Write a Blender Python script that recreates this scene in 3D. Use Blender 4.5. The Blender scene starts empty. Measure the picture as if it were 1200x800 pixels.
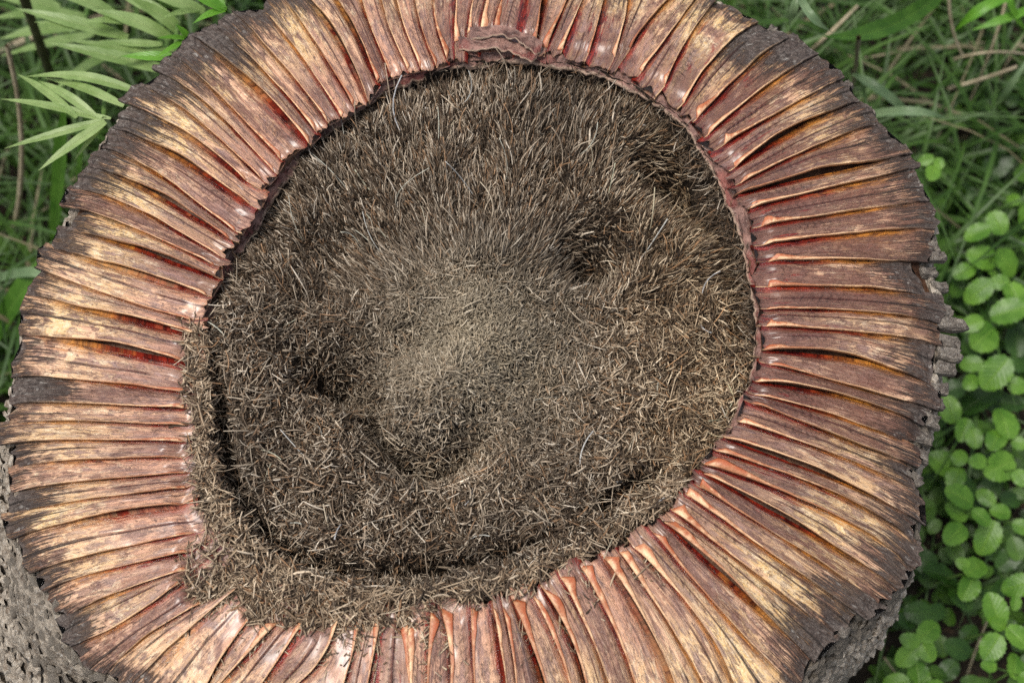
import bpy, math
import numpy as np
from mathutils import Vector, Matrix
R = math.radians
rng = np.random.default_rng(11)
sc = bpy.context.scene
col = sc.collection

# ------------------------------------------------------------------ camera
HR = 0.80                       # height of the stump's rim above the ground
CAMH = 1.15                     # camera above the rim
DEP = 70.0                      # degrees below the horizon
CX, CY = 0.032, -0.447        # camera in plan; the stump stands on the origin
CAM = np.array([CX, CY, HR + CAMH])
F = 600 / math.tan(R(20))       # focal length in photo pixels (1200 x 800)
cd = bpy.data.cameras.new('camera')
cam = bpy.data.objects.new('camera', cd); col.objects.link(cam)
cam.location = CAM; cam.rotation_euler = (R(90 - DEP), 0, 0)
cd.sensor_width = 36; cd.lens = 18 / math.tan(R(20))
cd.clip_start = 0.05; cd.clip_end = 200
cd.dof.use_dof = True; cd.dof.focus_distance = 1.25; cd.dof.aperture_fstop = 4.8
sc.camera = cam
# ------------------------------------------------------------------ sky, sun, exposure
SUN_EL, SUN_AZ = 72, -95        # a veiled sun, high on the left
w = bpy.data.worlds.new('World'); sc.world = w; w.use_nodes = True
wn = w.node_tree.nodes; wl = w.node_tree.links
sky = wn.new('ShaderNodeTexSky'); sky.sky_type = 'NISHITA'; sky.sun_disc = False
sky.sun_elevation = R(SUN_EL); sky.sun_rotation = R(SUN_AZ)
sky.air_density = 1.0; sky.dust_density = 4.0; sky.ozone_density = 1.0
hs = wn.new('ShaderNodeHueSaturation'); hs.inputs['Saturation'].default_value = 0.55
wl.new(sky.outputs[0], hs.inputs['Color']); wl.new(hs.outputs[0], wn['Background'].inputs['Color'])
wn['Background'].inputs['Strength'].default_value = 0.072
sd = bpy.data.lights.new('sun', 'SUN'); sun = bpy.data.objects.new('sun', sd); col.objects.link(sun)
sd.energy = 1.5; sd.angle = R(18); sd.color = (1.0, 0.95, 0.88)
v = Vector((math.sin(R(SUN_AZ)) * math.cos(R(SUN_EL)), math.cos(R(SUN_AZ)) * math.cos(R(SUN_EL)), math.sin(R(SUN_EL))))
sun.rotation_euler = v.to_track_quat('Z', 'Y').to_euler()
sc.view_settings.view_transform = 'Standard'; sc.view_settings.look = 'None'
sc.view_settings.gamma = 1; sc.view_settings.use_curve_mapping = False
sc.view_settings.exposure = 1.20
sc.render.engine = 'CYCLES'; sc.cycles.use_denoising = False; sc.cycles.max_bounces = 6

# ------------------------------------------------------------------ helpers
SD, CD = math.sin(R(DEP)), math.cos(R(DEP))
def ray(px, py):
    x = (px - 600) / F; y = -(py - 400) / F
    return np.array([x, CD + y * SD, -SD + y * CD])
def at(px, py, z):
    d = ray(px, py); return CAM + d * ((z - CAM[2]) / d[2])
def pix(p):
    d = np.asarray(p, float) - CAM
    f = d[..., 1] * CD - d[..., 2] * SD; u = d[..., 1] * SD + d[..., 2] * CD
    return 600 + F * d[..., 0] / f, 400 - F * u / f
def pxs(px, py, z): return np.linalg.norm(at(px + 1, py, z) - at(px, py, z))
SLOPE = math.tan(R(15)); RIN = 0.262
def cone(r): return HR - SLOPE * (r - RIN)
def at_cone(px, py):
    z = HR
    for _ in range(12):
        p = at(px, py, z); z = cone(math.hypot(p[0], p[1]))
    return p
def polar(p): return math.hypot(p[0], p[1]), math.atan2(p[1], p[0])

def _h(ix, iy, s):
    n = (ix.astype(np.int64) * 374761393 + iy.astype(np.int64) * 668265263 + s * 69069) & 0xffffffff
    n = ((n ^ (n >> 13)) * 1274126177) & 0xffffffff
    return ((n ^ (n >> 16)) & 0xffff) / 65535.0
def vn(x, y, s=0):
    x = np.asarray(x, float); y = np.asarray(y, float)
    ix = np.floor(x); iy = np.floor(y); fx = x - ix; fy = y - iy
    fx = fx * fx * (3 - 2 * fx); fy = fy * fy * (3 - 2 * fy)
    a = _h(ix, iy, s); b = _h(ix + 1, iy, s); c = _h(ix, iy + 1, s); d = _h(ix + 1, iy + 1, s)
    return (a * (1 - fx) + b * fx) * (1 - fy) + (c * (1 - fx) + d * fx) * fy - 0.5
def fbm(x, y, s=0, o=4):
    t = 0; a = 1.0
    for k in range(o): t = t + a * vn(np.asarray(x) * 2 ** k, np.asarray(y) * 2 ** k, s + k * 17); a *= 0.5
    return t
def sst(x, a, b):
    t = np.clip((np.asarray(x, float) - a) / (b - a), 0, 1); return t * t * (3 - 2 * t)

def mesh_from(name, V, faces, mat, smooth=True, uv=None, colr=None):
    me = bpy.data.meshes.new(name)
    V = np.asarray(V, float).reshape(-1, 3)
    if isinstance(faces, np.ndarray):
        n, k = faces.shape
        me.vertices.add(len(V)); me.vertices.foreach_set('co', V.astype(np.float32).ravel())
        me.loops.add(n * k); me.loops.foreach_set('vertex_index', faces.astype(np.int32).ravel())
        me.polygons.add(n); me.polygons.foreach_set('loop_start', np.arange(0, n * k, k, dtype=np.int32))
        me.update(calc_edges=True)
    else:
        me.from_pydata(V.tolist(), [], [list(map(int, f)) for f in faces]); me.update()
    if smooth: me.polygons.foreach_set('use_smooth', np.ones(len(me.polygons), bool))
    if uv is not None:
        l = np.empty(len(me.loops), np.int32); me.loops.foreach_get('vertex_index', l)
        u = me.uv_layers.new(name='UVMap'); u.data.foreach_set('uv', np.asarray(uv, np.float32)[l].ravel())
    if colr is not None:
        c = np.ones((len(V), 4), np.float32); c[:, :colr.shape[1]] = colr
        a = me.color_attributes.new('Col', 'FLOAT_COLOR', 'POINT'); a.data.foreach_set('color', c.ravel())
    me.materials.append(mat)
    return me
def link(name, data, parent=None, label=None, cat=None, group=None, kind=None):
    o = bpy.data.objects.new(name, data); col.objects.link(o)
    if parent is not None: o.parent = parent
    for k, x in (('label', label), ('category', cat), ('group', group), ('kind', kind)):
        if x: o[k] = x
    return o
def grid_faces(n, m, wrap=False):
    i, j = np.meshgrid(np.arange(n - 1), np.arange(m if wrap else m - 1), indexing='ij')
    a = i * m + j; b = i * m + (j + 1) % m
    return np.stack([a, b, b + m, a + m], -1).reshape(-1, 4)

# ------------------------------------------------------------------ node helper
class NT:
    def __init__(s, name):
        s.m = bpy.data.materials.new(name); s.m.use_nodes = True
        s.t = s.m.node_tree; s.bsdf = s.t.nodes['Principled BSDF']; s.out = s.t.nodes['Material Output']
    def n(s, typ, ins=None, **kw):
        nd = s.t.nodes.new('ShaderNode' + typ)
        for k, x in kw.items(): setattr(nd, k, x)
        for k, x in (ins or {}).items(): s.put(nd.inputs[k], x)
        return nd
    def put(s, sock, x):
        if isinstance(x, bpy.types.NodeSocket): s.t.links.new(x, sock)
        elif isinstance(x, (tuple, list)):
            sock.default_value = tuple(x) + (1.0,) if len(x) == 3 and len(sock.default_value) == 4 else tuple(x)
        else: sock.default_value = x
    def m_(s, op, a, b=0.0, c=0.0, clamp=False):
        return s.n('Math', {0: a, 1: b, 2: c}, operation=op, use_clamp=clamp).outputs[0]
    def mix(s, f, a, b, mode='MIX'):
        nd = s.n('Mix', data_type='RGBA', blend_type=mode)
        s.put(nd.inputs[0], f); s.put(nd.inputs[6], a); s.put(nd.inputs[7], b); return nd.outputs[2]
    def ss(s, x, a, b, lo=0.0, hi=1.0):
        nd = s.n('MapRange', {0: x, 1: a, 2: b, 3: lo, 4: hi}, interpolation_type='SMOOTHSTEP'); return nd.outputs[0]
    def noise(s, vec, scale, detail=4.0, rough=0.55, dist=0.0):
        return s.n('TexNoise', {'Vector': vec, 'Scale': scale, 'Detail': detail, 'Roughness': rough, 'Distortion': dist}).outputs[0]
    def xyz(s, a, b, c): return s.n('CombineXYZ', {0: a, 1: b, 2: c}).outputs[0]
    def sep(s, v):
        o = s.n('SeparateXYZ', {0: v}).outputs; return o[0], o[1], o[2]
    def bump(s, h, strength, dist, normal=None):
        d = {'Strength': strength, 'Distance': dist, 'Height': h}
        if normal is not None: d['Normal'] = normal
        return s.n('Bump', d).outputs[0]
    def done(s, **kw):
        for k, x in kw.items(): s.put(s.bsdf.inputs[k.replace('_', ' ')], x)
        return s.m

# ---- leaf bases: smooth tan wood, resin stained towards the core, weathered grey towards the bark
def leaf_base_material():
    q = NT('leaf_base_wood')
    u, wv, _ = q.sep(q.n('UVMap', uv_map='UVMap').outputs[0])      # u: metres from the inner end / 0.17, wv: across 0..1
    oi = q.n('ObjectInfo'); rnd = q.m_('MULTIPLY', oi.outputs['Random'], 37.0)
    rnd2 = q.m_('FRACT', q.m_('MULTIPLY', oi.outputs['Random'], 71.3)); ush = q.m_('MULTIPLY', q.m_('SUBTRACT', rnd2, .5), .34)
    g, y, r = [q.n('SeparateColor', {0: oi.outputs['Color']}).outputs[k] for k in range(3)]
    dk = q.m_('SUBTRACT', 1.0, oi.outputs['Alpha'])
    P = q.xyz(q.m_('MULTIPLY', u, 5.0), q.m_('MULTIPLY', wv, 1.0), rnd)
    streak = q.noise(q.xyz(q.m_('MULTIPLY', u, 1.6), q.m_('MULTIPLY', wv, 7.0), rnd), 1.6, 6, 0.62, 0.25)
    streak2 = q.noise(q.xyz(q.m_('MULTIPLY', u, 3.2), q.m_('MULTIPLY', wv, 16.0), q.m_('ADD', rnd, 3.3)), 1.5, 4, 0.6, 0.2)
    blot = q.noise(q.xyz(q.m_('MULTIPLY', u, 6.5), q.m_('MULTIPLY', wv, 2.6), q.m_('ADD', rnd, 9.1)), 1.3, 6, 0.65, 0.5)
    blot2 = q.noise(q.xyz(q.m_('MULTIPLY', u, 13.0), q.m_('MULTIPLY', wv, 4.4), q.m_('ADD', rnd, 17.1)), 1.3, 5, 0.65, 0.3)
    fine = q.noise(q.xyz(q.m_('MULTIPLY', u, 40.0), q.m_('MULTIPLY', wv, 9.0), q.m_('ADD', rnd, 5.0)), 1.6, 5, 0.7)
    big = q.noise(q.xyz(q.m_('MULTIPLY', u, 2.2), q.m_('MULTIPLY', wv, 1.1), q.m_('ADD', rnd, 23.0)), 1.2, 2, 0.5)
    peach = q.mix(q.ss(streak, .28, .62), (0.36, 0.165, 0.095), (0.70, 0.445, 0.285))
    yel = q.mix(q.ss(streak2, .3, .7), (0.58, 0.32, 0.11), (0.76, 0.58, 0.36))
    c = q.mix(q.m_('MULTIPLY', y, q.ss(q.m_('ADD', q.m_('MULTIPLY', big, 0.9), q.m_('MULTIPLY', streak, 0.3)), 0.42, 0.68)), peach, yel)
    # mauve inner zone
    ti = q.m_('ADD', q.m_('ADD', u, ush), q.m_('MULTIPLY', q.m_('SUBTRACT', streak, 0.5), 0.5))
    inner = q.ss(ti, 0.62, 0.05)
    bare = q.m_('MULTIPLY', q.m_('MULTIPLY', q.ss(u, .32, .52), q.ss(u, .95, .75)), q.m_('MULTIPLY', y, q.ss(q.m_('ADD', big, q.m_('MULTIPLY', streak2, .5)), .60, .70)))
    c = q.mix(bare, c, q.mix(q.ss(fine, .3, .7), (0.70, 0.42, 0.13), (0.82, 0.66, 0.42)))
    maroon = q.mix(q.ss(q.m_('ADD', blot, q.m_('MULTIPLY', q.m_('SUBTRACT', r, .40), -.8)), .3, .68), (0.095, 0.028, 0.022), (0.54, 0.27, 0.175))
    c = q.mix(q.m_('MULTIPLY', inner, 0.7), c, maroon)
    # thin purple-brown skin left in patches
    skin = q.m_('MULTIPLY', q.ss(q.m_('ADD', blot, q.m_('MULTIPLY', streak2, 0.35)), 0.66, 0.73), q.ss(streak, .35, .65, .15, .85))
    c = q.mix(skin, c, (0.22, 0.125, 0.115))
    fl = q.m_('MULTIPLY', q.ss(q.m_('ADD', blot2, q.m_('MULTIPLY', dk, 0.10)), 0.61, 0.635), 0.7)
    c = q.mix(fl, c, (0.15, 0.075, 0.06))
    sheen_tint = q.noise(q.xyz(q.m_('MULTIPLY', u, 4.2), q.m_('MULTIPLY', wv, 1.8), q.m_('ADD', rnd, 77.0)), 1.5, 5, 0.62, 0.4)
    c = q.mix(q.m_('MULTIPLY', q.ss(sheen_tint, .54, .66), .5), c, (0.22, 0.155, 0.15))  # greyish mauve sky sheen, painted into the colour in patches
    pale = q.noise(q.xyz(q.m_('MULTIPLY', u, 7.0), q.m_('MULTIPLY', wv, 3.2), q.m_('ADD', rnd, 91.0)), 1.4, 6, 0.7, 0.5)
    c = q.mix(q.m_('MULTIPLY', q.m_('MULTIPLY', q.ss(pale, .56, .60), q.ss(u, .2, .45)), .7), c, (0.74, 0.57, 0.38))
    stn = q.noise(q.xyz(q.m_('MULTIPLY', u, 3.0), q.m_('MULTIPLY', wv, 1.5), q.m_('ADD', rnd, 113.0)), 1.3, 6, 0.68, 0.6)
    c = q.mix(q.m_('MULTIPLY', q.ss(q.m_('ADD', stn, q.m_('MULTIPLY', dk, .12)), .53, .63), .72), c, q.mix(blot2, (0.09, 0.034, 0.026), (0.20, 0.095, 0.07)))
    # dark brown long streaks, heavier where the base is dark
    st = q.ss(q.m_('ADD', streak2, q.m_('MULTIPLY', dk, 0.24)), 0.62, 0.72)
    c = q.mix(q.m_('MULTIPLY', st, 0.75), c, (0.15, 0.055, 0.03))
    c = q.mix(q.m_('MULTIPLY', dk, q.m_('MULTIPLY', q.ss(big, 0.35, 0.6), 0.65)), c, (0.15, 0.066, 0.045))
    # orange and red resin, thick along the overlapped side and near the core
    lo = q.ss(q.m_('ADD', wv, q.m_('MULTIPLY', q.m_('SUBTRACT', streak, 0.5), 0.45)), 0.32, 0.03)
    ozone = q.m_('MULTIPLY', lo, q.ss(u, 0.98, 0.62))
    on_ = q.noise(q.xyz(q.m_('MULTIPLY', u, 9.0), q.m_('MULTIPLY', wv, 7.0), q.m_('ADD', rnd, 51.0)), 1.4, 6, .7, .5)
    ored = q.ss(q.m_('ADD', u, q.m_('MULTIPLY', fine, .3)), .35, .75)
    c = q.mix(q.m_('MULTIPLY', ozone, q.ss(r, .0, .6, .55, .95)), c, q.mix(q.ss(on_, .36, .64), q.mix(ored, (0.05, 0.004, 0.003), (0.10, 0.03, 0.01)), q.mix(ored, (0.36, 0.035, 0.012), (0.62, 0.25, 0.04))))
    rn = q.noise(q.xyz(q.m_('MULTIPLY', u, 4.0), q.m_('MULTIPLY', wv, 4.0), q.m_('ADD', rnd, 41.0)), 1.3, 4, 0.6, 0.6)
    rz = q.m_('MULTIPLY', q.ss(q.m_('ADD', q.m_('ADD', rn, q.m_('MULTIPLY', r, 0.22)), q.m_('MULTIPLY', lo, 0.22)), 0.74, 0.81), q.ss(ti, 0.55, 0.25))
    c = q.mix(q.m_('MULTIPLY', rz, 0.92), c, q.mix(q.ss(on_, .36, .64), (0.035, 0.003, 0.004), (0.26, 0.022, 0.012)))
    # weathered grey outer end
    go = q.m_('ADD', q.m_('ADD', u, q.m_('MULTIPLY', q.m_('SUBTRACT', blot, 0.5), 0.55)), q.m_('ADD', q.m_('MULTIPLY', q.m_('SUBTRACT', streak2, 0.5), 0.85), q.m_('MULTIPLY', g, 0.5)))
    gm = q.ss(go, 0.93, 1.13)
    gn = q.noise(q.xyz(q.m_('MULTIPLY', u, 26.0), q.m_('MULTIPLY', wv, 5.0), q.m_('ADD', rnd, 60.0)), 1.5, 6, 0.75)
    gcol = q.mix(q.ss(gn, .36, .66), (0.018, 0.014, 0.013), (0.20, 0.17, 0.15))
    gcol = q.mix(q.m_('MULTIPLY', q.ss(streak2, .45, .6), .5), gcol, (0.10, 0.06, 0.045))
    c = q.mix(q.m_('MULTIPLY', q.ss(go, 0.74, 1.0), 0.7), c, (0.13, 0.07, 0.045))
    gcol = q.mix(q.m_('MULTIPLY', q.ss(blot2, .60, .64), .8), gcol, (0.40, 0.37, 0.33))
    c = q.mix(q.m_('MULTIPLY', gm, 0.93), c, gcol)
    # pale dust and pin-prick pores
    c = q.mix(q.m_('MULTIPLY', q.ss(fine, 0.68, 0.76), 0.4), c, (0.60, 0.50, 0.40))
    c = q.mix(q.m_('MULTIPLY', q.ss(fine, 0.33, 0.25), 0.7), c, (0.06, 0.03, 0.02))
    wv_c = q.m_('ABSOLUTE', q.m_('SUBTRACT', q.m_('ADD', wv, q.m_('MULTIPLY', q.m_('SUBTRACT', streak, .5), .05)), .5))
    crack = q.m_('MULTIPLY', q.m_('MULTIPLY', q.ss(wv_c, .035, .012), oi.outputs['Object Index']), q.ss(big, .36, .48))
    c = q.mix(q.m_('MULTIPLY', crack, .85), c, q.mix(q.ss(u, .3, .8), (0.10, 0.018, 0.01), (0.03, 0.02, 0.015)))
    # pale torn edge along the raised side
    eg = q.m_('MULTIPLY', q.ss(wv, 0.955, 0.99), q.ss(u, 0.95, 0.5))
    c = q.mix(q.m_('MULTIPLY', eg, 0.85), c, (0.72, 0.46, 0.24))
    rough = q.m_('ADD', q.m_('ADD', 0.37, q.m_('MULTIPLY', gm, 0.42)), q.m_('MULTIPLY', q.m_('SUBTRACT', blot, 0.5), 0.35))
    rough = q.m_('SUBTRACT', rough, q.m_('MULTIPLY', q.m_('MAXIMUM', rz, ozone), 0.2), 0.0)
    rough = q.m_('MAXIMUM', rough, 0.16)
    # wrinkles across the inner third, long grain elsewhere
    wob = q.m_('ADD', q.m_('MULTIPLY', u, 130.0), q.m_('ADD', q.m_('MULTIPLY', wv, 3.0), q.m_('MULTIPLY', blot, 14.0)))
    wr = q.m_('MULTIPLY', q.m_('MULTIPLY', q.m_('SINE', wob), q.ss(q.m_('ADD', q.m_('ABSOLUTE', q.m_('SUBTRACT', wv, 0.48)), q.m_('MULTIPLY', rn, 0.3)), 0.42, 0.22)),
                q.m_('MULTIPLY', q.ss(u, 0.03, 0.10), q.m_('MULTIPLY', q.ss(u, 0.52, 0.3), q.ss(big, 0.40, 0.56))))
    h = q.m_('ADD', q.m_('MULTIPLY', streak2, 0.8), q.m_('ADD', q.m_('MULTIPLY', fine, q.m_('ADD', 0.35, q.m_('MULTIPLY', gm, 1.2))), q.m_('MULTIPLY', wr, 0.5)))
    h = q.m_('ADD', h, q.m_('MULTIPLY', gn, q.m_('MULTIPLY', gm, 2.2)))
    h = q.m_('ADD', h, q.m_('ADD', q.m_('MULTIPLY', skin, 0.3), q.m_('ADD', q.m_('MULTIPLY', fl, -0.35), q.m_('MULTIPLY', crack, -1.6))))
    nrm = q.bump(h, 0.9, 0.0022)
    return q.done(Base_Color=c, Roughness=rough, Normal=nrm, Specular_IOR_Level=0.5,
                  Coat_Weight=q.m_('MULTIPLY', q.m_('SUBTRACT', 1.0, gm), q.m_('ADD', 0.25, q.m_('MULTIPLY', inner, 0.45))), Coat_Roughness=0.28)
M_LEAF = leaf_base_material()

def lip_material():
    q = NT('pale_torn_edge')
    u, wv, _ = q.sep(q.n('UVMap', uv_map='UVMap').outputs[0])
    oi = q.n('ObjectInfo'); rnd = q.m_('MULTIPLY', oi.outputs['Random'], 29.0)
    n1 = q.noise(q.xyz(q.m_('MULTIPLY', u, 9.0), q.m_('MULTIPLY', wv, 1.5), rnd), 1.5, 5, 0.6, 0.3)
    n2 = q.noise(q.xyz(q.m_('MULTIPLY', u, 40.0), q.m_('MULTIPLY', wv, 6.0), rnd), 1.5, 4, 0.6)
    c = q.mix(q.ss(q.m_('ADD', n1, q.m_('MULTIPLY', q.m_('SUBTRACT', oi.outputs['Random'], .5), .3)), 0.35, 0.65), (0.36, 0.15, 0.07), (0.68, 0.44, 0.25))
    c = q.mix(q.m_('MULTIPLY', q.ss(n2, 0.60, 0.68), 0.7), c, (0.14, 0.03, 0.015))
    red = q.m_('MULTIPLY', q.ss(q.m_('ADD', wv, q.m_('MULTIPLY', n1, 0.4)), 0.62, 0.40), q.ss(u, 0.55, 0.1))
    c = q.mix(q.m_('MULTIPLY', red, 0.6), c, (0.36, 0.06, 0.015))
    c = q.mix(q.m_('MULTIPLY', q.ss(u, 0.6, 1.0), 0.5), c, (0.20, 0.12, 0.08))
    nrm = q.bump(q.m_('ADD', n1, n2), 0.5, 0.0012)
    return q.done(Base_Color=c, Roughness=0.42, Normal=nrm)
M_LIP = lip_material()

def collar_material():
    q = NT('rim_collar_skin')
    P = q.n('TexCoord').outputs['Object']
    a = q.noise(P, 70, 5, 0.65, 0.4); b = q.noise(P, 420, 4, 0.65); d = q.noise(P, 26, 3, 0.5)
    c = q.mix(q.ss(a, .32, .68), (0.07, 0.032, 0.026), (0.30, 0.165, 0.13))
    c = q.mix(q.m_('MULTIPLY', q.ss(d, 0.52, 0.62), 0.55), c, (0.20, 0.03, 0.022))
    c = q.mix(q.m_('MULTIPLY', q.ss(b, 0.60, 0.70), 0.6), c, (0.42, 0.36, 0.29))
    c = q.mix(q.m_('MULTIPLY', q.ss(b, 0.40, 0.32), 0.7), c, (0.05, 0.03, 0.024))
    u, wv, _ = q.sep(q.n('UVMap', uv_map='UVMap').outputs[0])
    c = q.mix(q.m_('MULTIPLY', q.ss(q.m_('ADD', wv, q.m_('MULTIPLY', a, .1)), .14, .08), .55), c, (0.46, 0.34, 0.24))
    return q.done(Base_Color=c, Roughness=q.ss(a, 0.3, 0.7, 0.3, 0.65), Normal=q.bump(q.m_('ADD', a, q.m_('MULTIPLY', b, 0.5)), 1.0, 0.004))
M_COLLAR = collar_material()

def simple(name, c0, c1, scale, rough=0.8, bump=0.5, bd=0.003, c2=None, spec=0.3):
    q = NT(name); P = q.n('TexCoord').outputs['Object']
    a = q.noise(P, scale, 6, 0.65, 0.3); b = q.noise(P, scale * 5, 4, 0.65)
    oi = q.n('ObjectInfo').outputs['Random']
    c = q.mix(q.ss(a, 0.3, 0.7), c0, c1)
    if c2: c = q.mix(q.m_('MULTIPLY', q.ss(b, 0.56, 0.66), 0.8), c, c2)
    c = q.mix(q.m_('MULTIPLY', oi, 0.45), c, q.mix(0.5, c, c0))
    return q.done(Base_Color=c, Roughness=rough, Specular_IOR_Level=spec, Normal=q.bump(q.m_('ADD', a, q.m_('MULTIPLY', b, 0.5)), bump, bd))
M_TRUNK = simple('resin_soaked_wood', (0.05, 0.025, 0.016), (0.20, 0.10, 0.055), 60, 0.4, 0.6, 0.003)
M_BARK = simple('grey_scaly_bark', (0.10, 0.075, 0.055), (0.52, 0.45, 0.36), 75, 0.9, 1.0, 0.012, (0.52, 0.50, 0.45))
M_SCALE = simple('bark_scale_grey', (0.16, 0.12, 0.085), (0.62, 0.55, 0.45), 110, 0.9, 1.0, 0.006, (0.68, 0.66, 0.61))
M_CHIP = simple('bark_chip_brown', (0.07, 0.055, 0.045), (0.33, 0.29, 0.24), 160, 0.9, 1.0, 0.006, (0.5, 0.48, 0.44))
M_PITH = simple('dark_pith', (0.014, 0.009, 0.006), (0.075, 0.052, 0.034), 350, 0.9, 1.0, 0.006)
M_SOIL = simple('dark_soil', (0.008, 0.006, 0.004), (0.03, 0.022, 0.014), 22, 0.9, 1.0, 0.02, (0.09, 0.055, 0.03))
M_CRUMB = simple('pale_crumb_white', (0.5, 0.48, 0.44), (0.7, 0.68, 0.62), 200, 0.7)

def fibre_material():
    q = NT('dry_fibre')
    a = q.n('Attribute', attribute_name='Col').outputs['Color']
    n = q.noise(q.n('TexCoord').outputs['Object'], 500, 3, 0.6)
    c = q.mix(q.ss(n, 0.3, 0.7, 0.0, 0.45), a, (0.07, 0.05, 0.035))
    return q.done(Base_Color=c, Roughness=0.62, Specular_IOR_Level=0.35)
M_FIB = fibre_material()

def leafmat(name, c0, c1, scale=30, trans=0.3, rough=0.42, vein=True):
    q = NT(name); uv = q.n('UVMap', uv_map='UVMap').outputs[0]; u, wv, _ = q.sep(uv)
    oi = q.n('ObjectInfo').outputs['Random']
    a = q.noise(q.n('TexCoord').outputs['Object'], scale, 4, 0.6)
    c = q.mix(q.ss(a, 0.3, 0.7), c0, c1)
    c = q.mix(q.m_('MULTIPLY', oi, 0.6), c, q.mix(0.55, c, c0))
    h = a
    if vein:
        mid = q.ss(q.m_('ABSOLUTE', q.m_('SUBTRACT', wv, 0.5)), 0.05, 0.0)
        c = q.mix(q.m_('MULTIPLY', mid, 0.45), c, (c1[0] * 1.4 + .03, c1[1] * 1.25 + .03, c1[2] * 1.3 + .02))
        side = q.m_('SINE', q.m_('ADD', q.m_('MULTIPLY', u, 46.0), q.m_('MULTIPLY', q.m_('ABSOLUTE', q.m_('SUBTRACT', wv, 0.5)), -26.0)))
        h = q.m_('ADD', q.m_('MULTIPLY', side, 0.07), q.m_('ADD', a, q.m_('MULTIPLY', mid, -0.8)))
    q.done(Base_Color=c, Roughness=rough, Normal=q.bump(h, 0.5, 0.002), Specular_IOR_Level=0.45)
    tr = q.n('BsdfTranslucent', {'Color': q.mix(0.5, c, (c1[0] * 1.6, c1[1] * 1.7, c1[2] * 0.7))})
    mx = q.n('MixShader', {0: trans}); q.t.links.new(q.bsdf.outputs[0], mx.inputs[1]); q.t.links.new(tr.outputs[0], mx.inputs[2])
    q.t.links.new(mx.outputs[0], q.out.inputs['Surface'])
    return q.m
M_PALM = leafmat('pale_green_leaf', (0.16, 0.25, 0.07), (0.31, 0.41, 0.165))
M_BRIGHT = leafmat('bright_green_leaf', (0.075, 0.22, 0.015), (0.15, 0.34, 0.035))
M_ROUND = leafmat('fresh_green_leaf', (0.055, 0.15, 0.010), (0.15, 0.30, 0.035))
M_ROUNDD = leafmat('shade_tinted_leaf', (0.018, 0.055, 0.006), (0.045, 0.11, 0.016))  # darker copy of the round leaf; shade of the low leaves painted in
M_COVER = leafmat('carpet_green_leaf', (0.016, 0.05, 0.006), (0.09, 0.19, 0.022), 14)
M_STRAP = leafmat('dark_strap_leaf', (0.03, 0.09, 0.008), (0.08, 0.18, 0.022), 20)
M_GREYBLADE = leafmat('grey_green_blade', (0.10, 0.17, 0.08), (0.20, 0.28, 0.15), 20)
M_GRASS = leafmat('grass_green', (0.018, 0.052, 0.005), (0.065, 0.135, 0.02), 6, 0.25, 0.5, False)
M_DRY = simple('dry_stalk_tan', (0.22, 0.18, 0.11), (0.42, 0.36, 0.25), 40, 0.75)
M_DRYB = leafmat('dead_blade_tan', (0.10, 0.09, 0.045), (0.22, 0.19, 0.11), 10, 0.2, 0.6, False)
M_PALM2 = leafmat('shaded_green_leaf', (0.14, 0.23, 0.06), (0.28, 0.39, 0.15))  # slightly darkened copy of the pale leaf, its shade put into the colour
M_STEMG = simple('green_stem', (0.05, 0.11, 0.02), (0.12, 0.20, 0.05), 40, 0.6)
M_STEMD = simple('dark_stem', (0.035, 0.04, 0.015), (0.09, 0.085, 0.04), 40, 0.6)

# ------------------------------------------------------------------ setting
gx = np.concatenate([-np.geomspace(60, 2.6, 10), np.linspace(-2.4, 2.4, 97), np.geomspace(2.6, 60, 10)])
GX, GY = np.meshgrid(gx, gx, indexing='ij')
gz = 0.05 * fbm(GX * 2.2, GY * 2.2, 3, 4) * sst(np.hypot(GX, GY), 30, 2)
GV = np.stack([GX, GY, gz], -1).reshape(-1, 3)
link('ground', mesh_from('ground', GV, grid_faces(len(gx), len(gx)), M_SOIL), label='dark soil under the plants round the stump', kind='structure')

# ------------------------------------------------------------------ the stump
root = link('tree_stump', None, label='huge cut trunk with a ring of leaf bases round a fibrous brown core', cat='tree stump')

CORE_UP = [(885,390),(880,330),(868,270),(850,225),(830,185),(800,140),(760,110),(710,85),(650,73),(600,68),(540,74),(490,88),(440,110),(400,138),(360,170),(330,212),(300,262),(280,292),(262,330)]
CORE_PX = CORE_UP + [(247,380),(238,440),(234,500),(240,560),(258,612),(292,652),(345,688),(420,706),(510,704),(590,694),(655,667),(722,636),(780,594),(822,543),(846,512),(866,478),(882,435)]
CREV_PX = CORE_UP + [(252,400),(250,470),(257,520),(277,585),(312,630),(352,660),(420,673),(500,669),(590,654),(660,630),(700,602),(740,572),(800,540),(845,500),(870,450)]   # the slit between core and rim
def per(pts):                                    # periodic radius by angle from (r, theta) samples
    a = sorted((t % (2 * math.pi), r) for r, t in pts)
    T = np.array([x[0] for x in a]); Rr = np.array([x[1] for x in a])
    T = np.concatenate([T - 2 * math.pi, T, T + 2 * math.pi]); Rr = np.tile(Rr, 3)
    return lambda th: np.interp(np.mod(th, 2 * math.pi), T, Rr)
RC = per([polar(at(x, y, HR - 0.004)) for x, y in CORE_PX])
RCI = per([polar(at(x, y, HR - 0.004)) for x, y in CREV_PX])

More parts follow.
